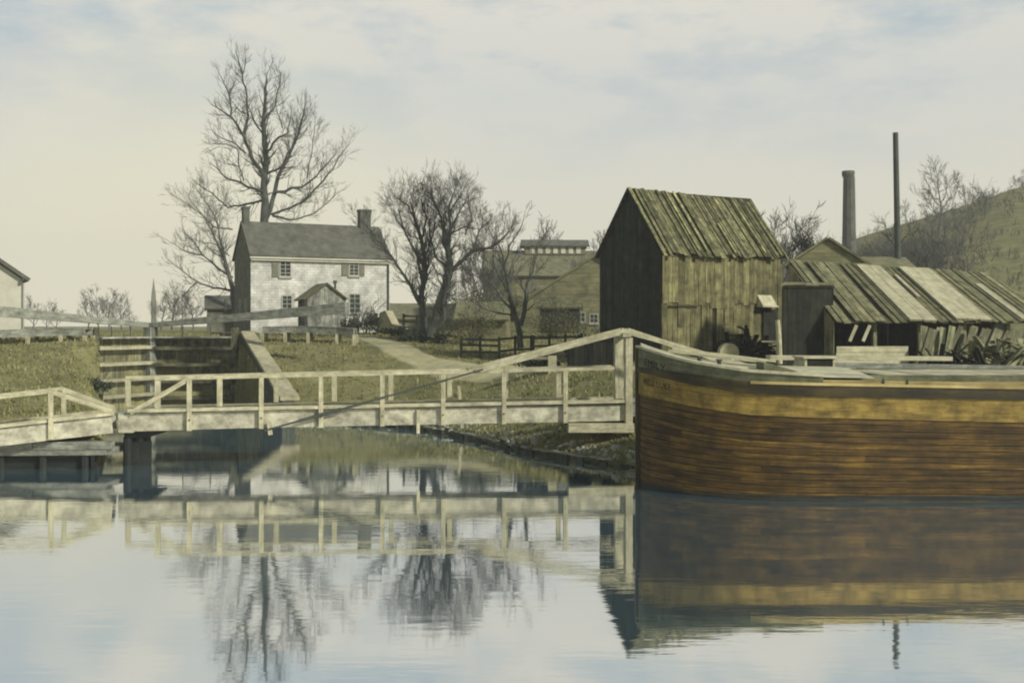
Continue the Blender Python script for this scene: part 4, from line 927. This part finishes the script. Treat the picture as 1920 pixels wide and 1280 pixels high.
# side decks and hold with coaming
mb = MB(409)
zsd = sheer(12)-.10
for y in (HY0-HB+.05, HY0+HB-.65): mb.box((6.9, y, zsd-.06), (27, 0, 0), (0, .6, 0), (0, 0, .08))
mb.build('side_deck', M['buff'], boat)
mb = MB(410)
for y in (HY0-HB+.66, HY0+HB-.74): mb.box((7.75, y, zsd-.6), (26, 0, 0), (0, .08, 0), (0, 0, .78))
mb.box((7.75, HY0-HB+.745, zsd-.6), (.1, 0, 0), (0, 2*HB-1.49, 0), (0, 0, .775)); mb.build('coaming', M['bulwark'], boat)
mb = MB(411)
for i in range(60):
    x = 9.3+i*.4; mb.box((x, HY0-HB+.75, zsd+.10), (.38, 0, 0), (0, 2*HB-1.5, 0), (0, 0, .045+.012*mb.rng.random()), mb.rng.uniform(.7, 1.15))
mb.build('hatch_boards', M['deckw'], boat)
mb = MB(412); mb.box((7.86, HY0-HB+.76, zsd-.55), (1.4, 0, 0), (0, 2*HB-1.52, 0), (0, 0, .04), .3); mb.build('hold_floor', M['wale'], boat)
# fittings
for px in (1314, 1348):
    b = P(px, 690, 26.0); b = Vector((b.x, hull_y(b.x)+.28, sheer(b.x)))
    mb = MB(px); mb.tube([b, b+UP*.16], [.055, .05], 8); mb.tube([b+UP*.16, b+UP*.2], [.09, .07], 8); mb.build('bitt', M['iron'], boat)
b0 = Vector((4.55, hull_y(4.55)+.28, sheer(4.5)+.22)); b1 = Vector((5.35, hull_y(5.35)+.28, sheer(5.2)+.22)); mb = MB(413); mb.beam(b0, b1, .08, .035); mb.build('bitt_rail', M['deckw'], boat)
mb = MB(414); x0 = 6.05; y_ = hull_y(6.4)+.35; zz = sheer(6.2)+.03
mb.prism([Vector((x0, y_, zz)), Vector((x0+.85, y_, zz)), Vector((x0+.08, y_, zz+.22)), Vector((x0, y_, zz+.22))], (0, .8, 0)); mb.build('chock', M['bulwark'], boat)
mb = MB(415); hx, hy, hz = 7.95, 28.9, sheer(7.9)+.06
mb.box((hx-.05, hy, hz+.26), (.90, 0, 0), (0, 1.2, 0), (0, 0, .05)); mb.box((hx, hy+.05, hz-.2), (.06, 0, 0), (0, 1.1, 0), (0, 0, .45)); mb.box((hx+.76, hy+.05, hz-.2), (.06, 0, 0), (0, 1.1, 0), (0, 0, .45)); mb.build('cabin_hatch', M['deckw'], boat)
mb = MB(416); mb.box((hx+.06, hy+.06, hz-.2), (.70, 0, 0), (0, 1.0, 0), (0, 0, .455)); mb.build('hatch_shade', M['black_shade_wood'], boat)  # dark block standing for the shaded hatch opening
mb = MB(417); mb.beam(P(1470, 663, 27.5)+UP*-.3, P(1470, 652, 27.5)+UP*.0, .04, .04); 
# raised bow planks laid on the foredeck
mb = MB(418); mb.beam(Vector((4.0, 27.3, sheer(4.)+.16)), Vector((6.4, 26.9, sheer(6.4)+.22)), .35, .05); mb.beam(Vector((4.2, 28.2, sheer(4.)+.2)), Vector((7.0, 28.5, sheer(7)+.24)), .3, .06, .85); mb.build('deck_boards', M['deckw'], boat)
mb = MB(419)
for px in (1655, 1700): 
    x = X(px, 25.2); mb.tube([Vector((x, HY0-HB-.06, sheer(x)-.02)), Vector((x, HY0-HB-.07, sheer(x)-.3))], [.025, .02], 6)
mb.build('fender_hook', M['iron'], boat)
def lettering(txt, arc0, zfun, size, off, mat, xs=1.):
    cu = bpy.data.curves.new('t', 'FONT'); cu.body = txt; cu.size = size; ob = bpy.data.objects.new('t', cu); COL.objects.link(ob)
    bpy.context.view_layer.update()
    me = bpy.data.meshes.new_from_object(ob.evaluated_get(bpy.context.evaluated_depsgraph_get())); bpy.data.objects.remove(ob)
    pl = hull_plan(n=60, off=off); cum = [0]
    for a, b in zip(pl[:-1], pl[1:]): cum.append(cum[-1]+(b-a).length)
    for v in me.vertices:
        s = arc0+v.co.x*xs; i = max(0, min(len(cum)-2, int(np.searchsorted(cum, s))-1)); t = (s-cum[i])/(cum[i+1]-cum[i])
        p = pl[i].lerp(pl[i+1], t); v.co = Vector((p.x, p.y, zfun(p.x)+v.co.y))-boat.location
    me.materials.clear(); me.materials.append(mat); o = bpy.data.objects.new('lettering', me); COL.objects.link(o); o.parent = boat; return o
lettering('EMILY', .62, lambda x: sheer(x)-.40, .25, .056, M['black_shade_wood'], 1.35)
lettering('WELL LUKE', .55, lambda x: w_bot(x)-.27, .23, .051, M['black_shade_wood'], .95)

# ------------------------------------------------------------------ fences
def fence(label, pts, rails, h, seed, d_=1, extra=None):
    o = thing('rail_fence', label, 'fence', Vector((pts[0][0], pts[0][1], gz(*pts[0]))))
    for i, (x, y) in enumerate(pts):
        mb = MB(seed+i); z = gz(x, y); mb.beam(Vector((x, y, z-.3)), Vector((x, y, z+h+.06)), .13, .13, side=Vector((1, 0, 0))); mb.build('post', M['fence'], o)
    for (a, b) in zip(pts[:-1], pts[1:]):
        for k in rails:
            mb = MB(seed+99); mb.beam(Vector((a[0], a[1]-.09, gz(*a)+k*h)), Vector((b[0], b[1]-.09, gz(*b)+k*h+mb.rng.uniform(-.04, .04))), .05, .11, mb.rng.uniform(.7, 1.4)); mb.build('rail', M['fence'], o)
    return o
fence('dark split rail fence panels along the path beneath the small forked tree', [(X(865, 52.0), 52.0), (X(900, 52), 52), (X(936, 52), 52)], (.3, .62, .9), 1.0, 500)
fence('single dark rail hitching fence section around the small forked tree', [(X(936, 51.4), 51.4), (X(966, 52), 52), (X(996, 52.6), 52.6)], (.95, .4), 1.05, 510)
fence('dark plank fence between the white house and the twin leaning trees', [(X(757, 60), 60), (X(782, 60), 60), (X(806, 60), 60), (X(830, 60), 60)], (.2, .45, .7, .95), 1.25, 520)
fence('pale rail fence in the background between the small forked tree and the barn', [(X(1000, 54), 54), (X(1030, 54.5), 54.5), (X(1060, 55), 55), (X(1090, 55.5), 55.5)], (.5, .9), 1.0, 530)

# ------------------------------------------------------------------ trees
def rvec(r): return Vector((r.gauss(0, 1), r.gauss(0, 1), r.gauss(0, 1)))
def grow(mb, p, d, L, r, lev, rg, up=.10, wander=.16, kids=(3, 5), rmin=.012, spread=.75):
    ns = 4 if lev > 0 else 3
    pts = [p.copy()]; dd = d.normalized(); rad = [r]
    for i in range(ns):
        dd = (dd+rvec(rg)*wander+UP*up).normalized(); p = p+dd*(L/ns); pts.append(p.copy()); rad.append(max(rmin*.7, r*(1-.62*(i+1)/ns)))
    mb.tube(pts, rad, 7 if r > .08 else (4 if r > .03 else 3), cap=False)
    if lev <= 0: return
    n = rg.randint(*kids)
    for k in range(n):
        t = rg.uniform(.25, 1.) if k else 1.
        f = t*ns; i = min(int(f), ns-1); q = pts[i].lerp(pts[i+1], f-i); ax = (pts[i+1]-pts[i]).normalized()
        side = rvec(rg); side = (side-ax*side.dot(ax)).normalized()
        nd = (ax+side*rg.uniform(.5, 1.)*spread).normalized()
        grow(mb, q, nd, L*rg.uniform(.5, .78), max(rmin, rad[i]*rg.uniform(.5, .7)), lev-1, rg, up, wander, kids, rmin, spread)
def tree(name, label, base, h, r, lev, seed, mat='bark', group=None, cat='tree', trunkfrac=.28, kids=(3, 5), spread=.8, up=.10, lean=(0, 0), rmin=.014, nlimb=7, limbL=.42):
    rg = random.Random(seed); o = thing(name, label, cat, base, group)
    mt = MB(seed); pts = [base-UP*.3]; rad = [r*1.25]; d = Vector((lean[0], lean[1], 1)).normalized(); p = base.copy(); n = 8
    for i in range(n):
        pts.append(p.copy()); rad.append(r*(1-.75*i/n)); d = (d+rvec(rg)*.09+UP*.05).normalized(); p = p+d*(h*.8/n)
    mt.tube(pts, rad, 9, cap=False); mt.build('trunk', M[mat], o)
    mc = MB(seed+1)
    for k in range(nlimb):
        f = 1+(n-1)*(trunkfrac+(1-trunkfrac)*(k+.5)/nlimb); i = int(min(f, n-1)); q = pts[i].lerp(pts[min(i+1, n)], f-i); a = k*2.4+rg.uniform(-.5, .5)
        nd = Vector((math.cos(a), math.sin(a), rg.uniform(.35, .9)))
        grow(mc, q, nd, h*limbL*(1-.45*k/nlimb)*rg.uniform(.8, 1.1), rad[i]*.62, lev, rg, up, .15, kids, rmin, spread)
    grow(mc, pts[-1], d, h*.25, rad[-1], lev, rg, up, .15, kids, rmin, spread)
    mc.build('crown', M[mat], o); return o
def traced(label, D, base_px, limbs, seed, trunk_n=1, r_=None, tw=(1.0, 2.4), dens=.55, lev=2, mat='bark', name='bare_tree', zbase=None, rmin=.014, up=.08):
    """limbs: (points px, r0, r1, depth slope); first trunk_n are trunks"""
    rg = random.Random(seed); b = P(base_px, HOR, D); b.z = gz(b.x, b.y) if zbase is None else zbase
    o = thing(name, label, 'tree', b); mt = MB(seed); mc = MB(seed+1)
    for k, (pp, r0, r1, sl_) in enumerate(limbs):
        P0 = pp[0]; pts = []; acc = 0
        for i, (px, py) in enumerate(pp):
            if i: acc += math.hypot(px-pp[i-1][0], py-pp[i-1][1])*D/F
            pts.append(P(px, py, D+sl_*acc))
            if pts[-1].z < b.z-.2: pts[-1].z = b.z-.2
        # subdivide with jitter
        q = []; 
        for i in range(len(pts)-1):
            m_ = 3
            for j in range(m_):
                t = j/m_; v = pts[i].lerp(pts[i+1], t)
                if j: v = v+rvec(rg)*.04*(pts[i+1]-pts[i]).length*.6
                q.append(v)
        q.append(pts[-1]); n = len(q); rad = [r0+(r1-r0)*i/(n-1) for i in range(n)]
        (mt if k < trunk_n else mc).tube(q, rad, 9 if r0 > .1 else 6, cap=False)
        for i in range(n-1):
            seg = (q[i+1]-q[i]); L_ = seg.length; 
            if k < trunk_n and i < n*.25: continue
            cnt = L_/dens; cnt = int(cnt)+(rg.random() < cnt % 1)
            for _ in range(cnt):
                s_ = rvec(rg); ax = seg.normalized(); s_ = (s_-ax*s_.dot(ax)).normalized()
                nd = (ax*.7+s_*.8+UP*.15).normalized(); v = q[i].lerp(q[i+1], rg.random())
                grow(mc, v, nd, rg.uniform(*tw), max(rmin*1.3, rad[i]*.35), lev, rg, up, .13, (2, 4), rmin, .7)
        ax = (q[-1]-q[-2]).normalized(); grow(mc, q[-1], ax, tw[1]*.7, r1, lev, rg, up, .15, (3, 4), rmin, .7)
    mt.build('trunk', M[mat], o); mc.build('crown', M[mat], o); return o
def Zm(pts, ox=300, oy=80, s=4): return [(ox+a/s, oy+b/s) for a, b in pts]
BT = [
 (Zm([(790, 2150), (785, 1280), (785, 1000), (778, 640), (788, 420)]), .40, .10, .0),
 (Zm([(790, 1330), (850, 1180), (895, 1010), (960, 900), (1020, 780), (1080, 640), (1115, 500)]), .20, .05, .12),
 (Zm([(788, 420), (800, 300), (812, 220)]), .09, .03, .1),
 (Zm([(785, 1010), (680, 860), (620, 700), (535, 570), (440, 505)]), .17, .05, -.25),
 (Zm([(620, 700), (655, 560), (645, 400), (610, 240), (575, 120)]), .11, .04, .2),
 (Zm([(612, 240), (635, 150)]), .05, .03, 0), (Zm([(520, 555), (510, 390), (450, 270)]), .08, .035, .2),
 (Zm([(510, 390), (550, 300)]), .05, .025, .4), (Zm([(662, 540), (600, 520), (555, 470)]), .06, .03, .4), (Zm([(775, 690), (690, 560), (660, 480)]), .08, .03, .5),
 (Zm([(790, 830), (900, 710), (975, 680), (1000, 570)]), .10, .035, -.5), (Zm([(790, 985), (920, 935), (1010, 790), (1040, 700)]), .10, .035, -.4),
 (Zm([(880, 1120), (1090, 1085), (1215, 1005), (1340, 870)]), .12, .035, .3), (Zm([(1100, 1190), (1270, 1040), (1380, 900), (1480, 770)]), .09, .02, -.2),
 (Zm([(840, 1290), (1000, 1240), (1110, 1190)]), .10, .07, -.2), (Zm([(1140, 1020), (1185, 740), (1205, 590)]), .05, .02, .2),
 (Zm([(760, 1120), (600, 1050), (480, 1015), (410, 940)]), .11, .035, .3), (Zm([(620, 1040), (585, 930), (475, 905)]), .06, .025, -.3),
 (Zm([(585, 930), (575, 800), (480, 760), (390, 760)]), .05, .025, .3), (Zm([(640, 830), (560, 760), (420, 700)]), .07, .03, -.5),
 (Zm([(790, 560), (870, 480), (890, 370), (920, 260)]), .08, .03, .3), (Zm([(930, 640), (880, 470)]), .05, .025, .5),
 (Zm([(780, 1180), (640, 1210), (500, 1240), (380, 1130), (260, 1060)]), .10, .03, .4), (Zm([(850, 1300), (1000, 1330), (1200, 1280), (1350, 1160)]), .09, .03, .5),
 (Zm([(1040, 760), (1080, 600), (1130, 520)]), .05, .02, -.4)]
BT = [([(497+(x-497)*(.90 if x > 497 else .96), y) for x, y in pp], a_, b_, c_) for pp, a_, b_, c_ in BT]
traced('tall leafless tree with upswept crown rising behind the white house roof', 84, 497, BT, 11, trunk_n=2, tw=(.55, 1.25), dens=.20, lev=2, rmin=.009)
LT = [([(440, 600), (436, 540), (425, 500), (418, 470)], .22, .10, 0), ([(436, 520), (405, 500), (380, 478), (350, 440)], .09, .03, .3), ([(425, 500), (400, 440), (385, 410), (360, 380)], .09, .03, -.3),
      ([(438, 545), (400, 540), (370, 528), (325, 495)], .09, .03, -.2), ([(418, 470), (410, 430), (400, 400), (372, 360)], .08, .03, .3), ([(436, 430), (400, 425), (382, 405), (340, 375)], .06, .025, -.3),
      ([(400, 440), (395, 418), (420, 380)], .05, .02, .5), ([(380, 478), (345, 470), (320, 455)], .05, .02, .4), ([(370, 528), (350, 548), (335, 560)], .05, .02, .4), ([(430, 480), (410, 460), (372, 452)], .05, .02, .4)]
traced('spreading leafless tree with drooping twigs at the left gable of the white house', 80, 440, LT, 21, tw=(.55, 1.25), dens=.2, lev=2, rmin=.009, mat='bark_mid')
TA = [([(795, 632), (792, 590), (790, 560), (797, 500), (790, 450), (778, 410)], .22, .08, 0), ([(788, 570), (770, 535), (750, 505), (724, 468)], .12, .04, -.2), ([(793, 530), (783, 482)], .10, .07, .3),
      ([(790, 450), (800, 410), (795, 385)], .07, .03, .3), ([(795, 500), (775, 465), (757, 430), (748, 395)], .07, .03, .5), ([(778, 412), (765, 385), (745, 372)], .05, .02, -.3), ([(724, 468), (700, 440), (680, 415)], .04, .02, .2), ([(797, 480), (812, 440), (818, 400)], .06, .025, -.4), ([(775, 400), (768, 375), (775, 362)], .04, .015, .5), ([(757, 430), (742, 410), (738, 390)], .04, .015, -.5), ([(795, 400), (790, 372), (800, 358)], .04, .015, .2)]
traced('left of the twin dark leafless trees, upright with a long limb reaching to the house', 58, 796, TA, 31, tw=(.45, .90), dens=.14, lev=3, rmin=.006)
TB = [([(806, 632), (820, 580), (838, 530), (845, 505), (840, 470), (832, 440)], .26, .12, 0), ([(845, 510), (865, 490), (885, 470), (920, 465), (950, 440)], .13, .04, -.2), ([(832, 440), (828, 410), (812, 375)], .09, .03, .3),
      ([(840, 470), (845, 430), (842, 385), (850, 365)], .11, .03, -.2), ([(845, 430), (860, 400), (872, 378)], .07, .025, .4), ([(832, 600), (832, 560), (840, 530)], .12, .09, -.2), ([(885, 470), (900, 430), (915, 415)], .06, .02, .5), ([(836, 500), (815, 480), (805, 440), (808, 400)], .07, .025, .4),
      ([(838, 520), (818, 510), (808, 490)], .05, .02, .3), ([(842, 400), (860, 372), (866, 362)], .05, .02, -.5), ([(828, 410), (815, 385), (805, 362)], .05, .02, .5), ([(850, 365), (852, 356)], .03, .015, .2), ([(872, 440), (885, 410), (880, 390)], .05, .02, .6), ([(842, 440), (870, 425), (890, 430)], .05, .02, -.7)]
traced('right of the twin dark leafless trees, leaning with a forked domed crown', 57, 808, TB, 41, tw=(.45, .95), dens=.13, lev=3, rmin=.006)
TC = [([(976, 652), (972, 615), (962, 580), (954, 540), (945, 500)], .17, .07, 0), ([(976, 610), (985, 570), (988, 530), (998, 512)], .12, .04, .2), ([(962, 580), (940, 560), (925, 535), (900, 520)], .06, .02, -.2), ([(945, 500), (940, 470), (925, 445)], .05, .02, .3),
      ([(945, 500), (955, 460), (975, 430)], .05, .02, -.3), ([(965, 590), (940, 588), (910, 580)], .05, .02, .5), ([(995, 520), (1005, 480), (1010, 450)], .04, .02, .4), ([(955, 545), (935, 520), (925, 490)], .04, .02, -.5)]
traced('small leafless tree with forked dark trunk by the rail fence', 51.5, 976, TC, 51, tw=(.4, 1.1), dens=.34, lev=2, rmin=.010)

# far bare trees : prototypes then copies
BG = 'distant bare trees along the skyline'
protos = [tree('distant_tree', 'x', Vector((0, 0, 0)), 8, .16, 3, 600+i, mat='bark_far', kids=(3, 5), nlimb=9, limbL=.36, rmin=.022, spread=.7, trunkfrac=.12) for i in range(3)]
def copy_tree(o):
    c2 = o.copy(); COL.objects.link(c2)
    for ch_ in o.children:
        k = ch_.copy(); COL.objects.link(k); k.parent = c2
    return c2
rt = random.Random(77)
spots = []
ORD = ['leftmost', 'second from left', 'third from left', 'fourth from left', 'fifth from left', 'sixth from left', 'seventh from left', 'eighth from left', 'ninth from left', 'tenth from left', 'eleventh from left', 'twelfth from left', 'thirteenth from left', 'fourteenth from left', 'fifteenth from left', 'sixteenth from left', 'seventeenth from left', 'eighteenth from left']
# (px, depth, height factor, label)
for px, d, hpx in ((62, 118, 62), (88, 122, 56), (105, 119, 50)): spots.append((px, d, hpx, 'hazy distant bare tree in the clump beside the white house gable'))
for px, d, hpx in ((165, 120, 70), (185, 122, 82), (205, 118, 76), (228, 123, 66), (246, 121, 40)): spots.append((px, d, hpx, 'hazy bare tree in the clump above the left balance beam'))
for px, d, hpx in ((302, 118, 70), (322, 122, 84), (340, 116, 78), (362, 120, 72)): spots.append((px, d, hpx, 'hazy bare tree in the clump just right of the steeple'))
for px, d, hpx in ((915, 96, 128), (940, 97, 180), (1005, 120, 200), (880, 92, 150), (900, 98, 170)): spots.append((px, d, hpx, 'pale bare tree around the left end of the mill'))
for px, d, hpx in ((1440, 74, 215), (1425, 78, 205), (1455, 76, 225)): spots.append((px, d, hpx, 'pale bare tree peeping over the right end of the barn roof'))
for px, d, hpx in ((1495, 80, 175), (1520, 84, 170), (1545, 82, 150), (1132, 90, 180)): spots.append((px, d, hpx, 'pale bare tree showing over the sawmill roof or beside the barn'))
for i in range(18):
    px = 1612+i*14+rt.uniform(-5, 5); spots.append((px, 110+rt.uniform(-15, 25), 32+rt.uniform(0, 45), 'slender bare tree on the lower hill slope behind the chimneys'))
for i in range(17):
    px = 1700+i*15+rt.uniform(-5, 5); spots.append((px, 150+rt.uniform(-20, 25), 18+rt.uniform(0, 30), 'small bare tree near the crest of the grassy hill'))
used = set()
for i, (px, d, hpx, lb) in enumerate(spots):
    k = i % 3; o = protos[k] if k not in used else copy_tree(protos[k]); used.add(k)
    x = X(px, d); zg = gz(x, d); hh = hpx*d/F
    # height measured from the ground in view
    if 'peeping' in lb or 'showing' in lb or 'mill' in lb: hh = hpx*d/F
    o.location = (x, d, zg); s = hh/8.6; o.scale = (s*rt.uniform(.8, 1.1), s*rt.uniform(.8, 1.1), s); o.rotation_euler = (0, 0, rt.uniform(0, 6.28))
    gm_ = sorted(q[0] for q in spots if q[3] == lb); o['label'] = ORD[gm_.index(px)]+' '+lb; o['category'] = 'tree'; o['group'] = lb.replace('hazy distant bare tree', 'hazy distant bare trees').replace('pale bare tree', 'pale bare trees').replace('pale distant bare tree', 'pale distant bare trees').replace('slender bare tree', 'slender bare trees').replace('small bare tree', 'small bare trees')
# two bare saplings on the hillside that stand out
tree('hillside_tree', 'dark leaning bare tree at the foot of the iron smokestack', P(1690, 490, 62)-UP*.5, 3.4, .09, 2, 71, nlimb=5, rmin=.012)
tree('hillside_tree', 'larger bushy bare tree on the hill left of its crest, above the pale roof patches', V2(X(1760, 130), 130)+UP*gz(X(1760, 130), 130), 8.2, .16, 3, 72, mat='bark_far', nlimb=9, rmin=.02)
tree('hillside_tree', 'thin dark forked bare tree above the patched part of the shed roof', V2(X(1738, 66), 66)+UP*gz(X(1738, 66), 66), 5.2, .09, 2, 73, nlimb=5, rmin=.012)

# ------------------------------------------------------------------ shrubs and brush
def shrub(label, ctr, rx, rz, n, seed, mat='leafd', leaf=.07, name='shrub', ry=None):
    rg = random.Random(seed); o = thing(name, label, 'shrub', Vector((ctr.x, ctr.y, ctr.z))); ry = ry or rx*.8
    ms_ = MB(seed)
    for k in range(9):
        a = rg.uniform(0, 6.28); grow(ms_, ctr.copy(), Vector((math.cos(a)*rx*.7, math.sin(a)*ry*.7, rz)), rz*rg.uniform(.7, 1.15), .03, 2, rg, .06, .2, (2, 4), .012, .8)
    ms_.build('stem', M['bark'], o)
    mb = MB(seed+1); cl = [(rg.uniform(-.75, .75), rg.uniform(-.7, .7), rg.uniform(.15, .8), rg.uniform(.25, .45)) for _ in range(14)]
    for i in range(n):
        cx, cy, cz, cr_ = rg.choice(cl); v = rvec(rg).normalized()*cr_*rg.random()**.4
        p = ctr+Vector(((cx+v.x)*rx, (cy+v.y)*ry, max(.02, (cz+v.z)*rz)))
        a = rvec(rg).normalized(); b = a.cross(rvec(rg)).normalized(); s = leaf*rg.uniform(.6, 1.4)
        mb.face([p-a*s, p-b*s*.5, p+a*s, p+b*s*.5], [(0, 0)]*4, rg.uniform(.6, 1.5))
    mb.build('foliage', M[mat], o); return o
def G(px, d): x = X(px, d); return Vector((x, d, gz(x, d)))
shrub('rounded dark shrub at the right front corner of the white house', G(685, 66), 1.05, 1.5, 1500, 700)
shrub('low dark shrub beside the shed near the white house', G(662, 64.5), .7, .9, 900, 701)
shrub('sprawling low dark bramble along the upper edge of the path', G(745, 60), 1.6, .5, 1200, 702, ry=.6)
shrub('dark weedy clump at the foot of the twin trees', G(790, 57.3), 1.5, .6, 1300, 703, ry=.7)
shrub('dark evergreen clump against the left foot of the barn gable', G(1100, 49.8), 1.3, 1.1, 1700, 704, ry=.8)
shrub('dark rubbish bush below the long tie beam left of the barn', G(1010, 44.6), 1.0, .55, 1300, 705, ry=.5)
shrub('small dark bush at the waterside under the tower posts', G(1088, 34.9), .42, .55, 800, 706, leaf=.05)
shrub('smaller dark bush between the tower posts and the boat bow', G(1146, 33.9), .3, .42, 500, 707, leaf=.045)
shrub('dark bramble at the waterline end of the left lock wing wall', G(178, 45.5), .7, .5, 700, 708)
shrub('olive bush in front of the low shed behind the fence', G(885, 58), 1.6, 1.9, 2400, 709, mat='leafo', leaf=.05)
shrub('tall olive thicket of brush between the twin trees and the small forked tree', G(905, 74), 3.1, 3.3, 4500, 710, mat='leafo', leaf=.06)
shrub('olive brush before the lean-to at the foot of the mill wing', G(1040, 66), 2.3, 1.9, 3600, 711, mat='leafo', leaf=.05)
shrub('dark conical shrub peeping above the sawmill roof', Vector((X(1508, 62), 62, Z(478, 62))), .7, 1.2, 700, 712)
# hillside brush (uncountable)
mb = MB(720); rg_ = random.Random(8)
for i in range(760):
    if i < 430: d = rg_.uniform(74, 125); px = rg_.triangular(1585, 1850, 1650); Ls = (.8, 2.1)
    else: d = rg_.uniform(90, 178); px = rg_.uniform(1500, 1960); Ls = (.3, .9)
    x = X(px, d); z = gz(x, d)
    for k in range(4):
        dd = Vector((rg_.gauss(0, .35), rg_.gauss(0, .3), 1)).normalized(); grow(mb, Vector((x+rg_.gauss(0, .4), d, z-.05)), dd, rg_.uniform(*Ls), .028, 2 if i < 430 and k == 0 else 1, rg_, .05, .2, (2, 4), .02, .8)
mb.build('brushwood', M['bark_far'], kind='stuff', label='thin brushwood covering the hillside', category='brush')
# rocks by the shore
for i, (px, py, d, r_, lb) in enumerate(((1005, 826, 35.2, .18, 'small squared white stone at the water edge under the footbridge'), (1155, 846, 32.6, .16, 'rough pale stone in the mud beside the boat bow'), (1075, 842, 33.8, .15, 'grey stone below the dark waterside bush'))):
    mb = MB(730+i); p = P(px, py, d); p.z = max(.40, p.z-.1); rg_ = random.Random(i)
    rings = [[p+Vector((math.cos(a_)*r_*k_*(1+rg_.uniform(-.15, .15)), math.sin(a_)*r_*k_*.8, zz_*r_)) for a_ in [6.283*j/7 for j in range(7)]] for k_, zz_ in ((1.0, -.8), (1.05, 0), (.75, .7))]
    for a_, b_ in zip(rings[:-1], rings[1:]):
        for j in range(7): mb.face([a_[j], a_[(j+1) % 7], b_[(j+1) % 7], b_[j]])
    mb.face(rings[-1]); mb.build('stone', M['rock'], label=lb, category='stone')
mb = MB(745); rg_ = random.Random(12)
for i in range(420):
    k = rg_.randrange(0, 6); (ax, ay), (bx, by) = SHORE_R[k], SHORE_R[k+1]; t = rg_.random(); x = ax+(bx-ax)*t+rg_.uniform(0, .8)*.84; y = ay+(by-ay)*t+rg_.uniform(-.1, .8)*.55
    if float(inside(np.array([x]), np.array([y]), WPOLY)[0]): continue
    z = gz(x, y); r_ = rg_.uniform(.03, .11); p = Vector((x, y, z)); a0 = rg_.random()*6
    base_ = [p+Vector((math.cos(a0+j*1.257)*r_*rg_.uniform(.8, 1.2), math.sin(a0+j*1.257)*r_, -.03)) for j in range(5)]; top_ = [p+(q-p)*.6+UP*(r_*.7) for q in base_]
    for j in range(5): mb.face([base_[j], base_[(j+1) % 5], top_[(j+1) % 5], top_[j]])
    mb.face(top_)
mb.build('gravel', M['rock'], kind='stuff', label='loose stones along the muddy canal margin', category='stones')
# lawn stump and leaning stake seen through the railing
mb = MB(740); b = G(866, 42.5); mb.beam(b-UP*.2, b+Vector((-.12, 0, 1.05)), .12, .10, side=Vector((1, 0, 0))); mb.build('mooring_stake', M['cream'], label='leaning pale mooring stake on the grass seen through the bridge railing', category='stake')
mb = MB(741); b = G(1030, 43.2); mb.box(b+Vector((-.05, 0, 0)), (.35, 0, 0), (0, .3, 0), (0, 0, .75)); mb.box(b+Vector((-1.0, 0, .6)), (.94, 0, 0), (0, .3, 0), (0, 0, .1), .6); mb.build('mooring_block', M['limestone'], label='pale squared block with a board beside the dirt path below the tie beam', category='block')

# ------------------------------------------------------------------ grass tufts
mb = MB(750); rg_ = np.random.default_rng(4)
n = 34000
tx = rg_.uniform(-30, 26, n); ty = 31+rg_.random(n)**1.3*38; tz = height(tx, ty)
ins = inside(tx, ty, WPOLY)
pth = dist_poly(tx, ty, [(X(668, 62), 62), (X(738, 55), 55), (X(790, 51.5), 51.5), (X(860, 48.2), 48.2), (X(940, 46.2), 46.2), (X(1040, 45), 45), (X(1150, 43.6), 43.6), (8, 41.6), (30, 37.5)])
ok = (~ins) & (tz > .12) & (np.abs(tx/ty) < .52) & (pth > 1.0)
tx, ty, tz = tx[ok], ty[ok], tz[ok]; V_, F_, T_ = [], [], []
for x, y, z in zip(tx, ty, tz):
    h = rg_.uniform(.05, .17)*(1.6 if rg_.random() < .07 else 1); tn = rg_.uniform(.65, 1.35)
    for k in range(3):
        a = rg_.uniform(0, 6.28); w = rg_.uniform(.02, .05); lx, ly = rg_.normal(0, .06, 2); i = len(V_); cx, cy = x+rg_.normal(0, .05), y+rg_.normal(0, .05)
        V_ += [(cx-math.cos(a)*w, cy-math.sin(a)*w, z-.03), (cx+math.cos(a)*w, cy+math.sin(a)*w, z-.03), (cx+lx, cy+ly, z+h)]; F_.append((i, i+1, i+2)); T_.append(tn)
me = bpy.data.meshes.new('grass'); me.from_pydata(V_, [], F_); at = me.attributes.new('tone', 'FLOAT', 'FACE'); at.data.foreach_set('value', .3+.7*np.array(T_, dtype=np.float32)); me.materials.append(M['tuft'])
o = bpy.data.objects.new('grass', me); COL.objects.link(o); o['kind'] = 'stuff'; o['label'] = 'short dry winter grass on the canal banks'; o['category'] = 'grass'

# ------------------------------------------------------------------ haze
hm_ = bpy.data.materials.new('haze_air'); hm_.use_nodes = True; t = hm_.node_tree; t.nodes.remove(t.nodes['Principled BSDF'])
pv = t.nodes.new('ShaderNodeVolumePrincipled'); pv.inputs['Color'].default_value = (.93, .95, .92, 1); pv.inputs['Density'].default_value = .0009
t.links.new(pv.outputs[0], t.nodes['Material Output'].inputs['Volume'])
mb = MB(0); mb.box((-700, -160, -2.5), (1400, 0, 0), (0, 800, 0), (0, 0, 48)); hz = mb.build('haze', hm_); hz['kind'] = 'stuff'
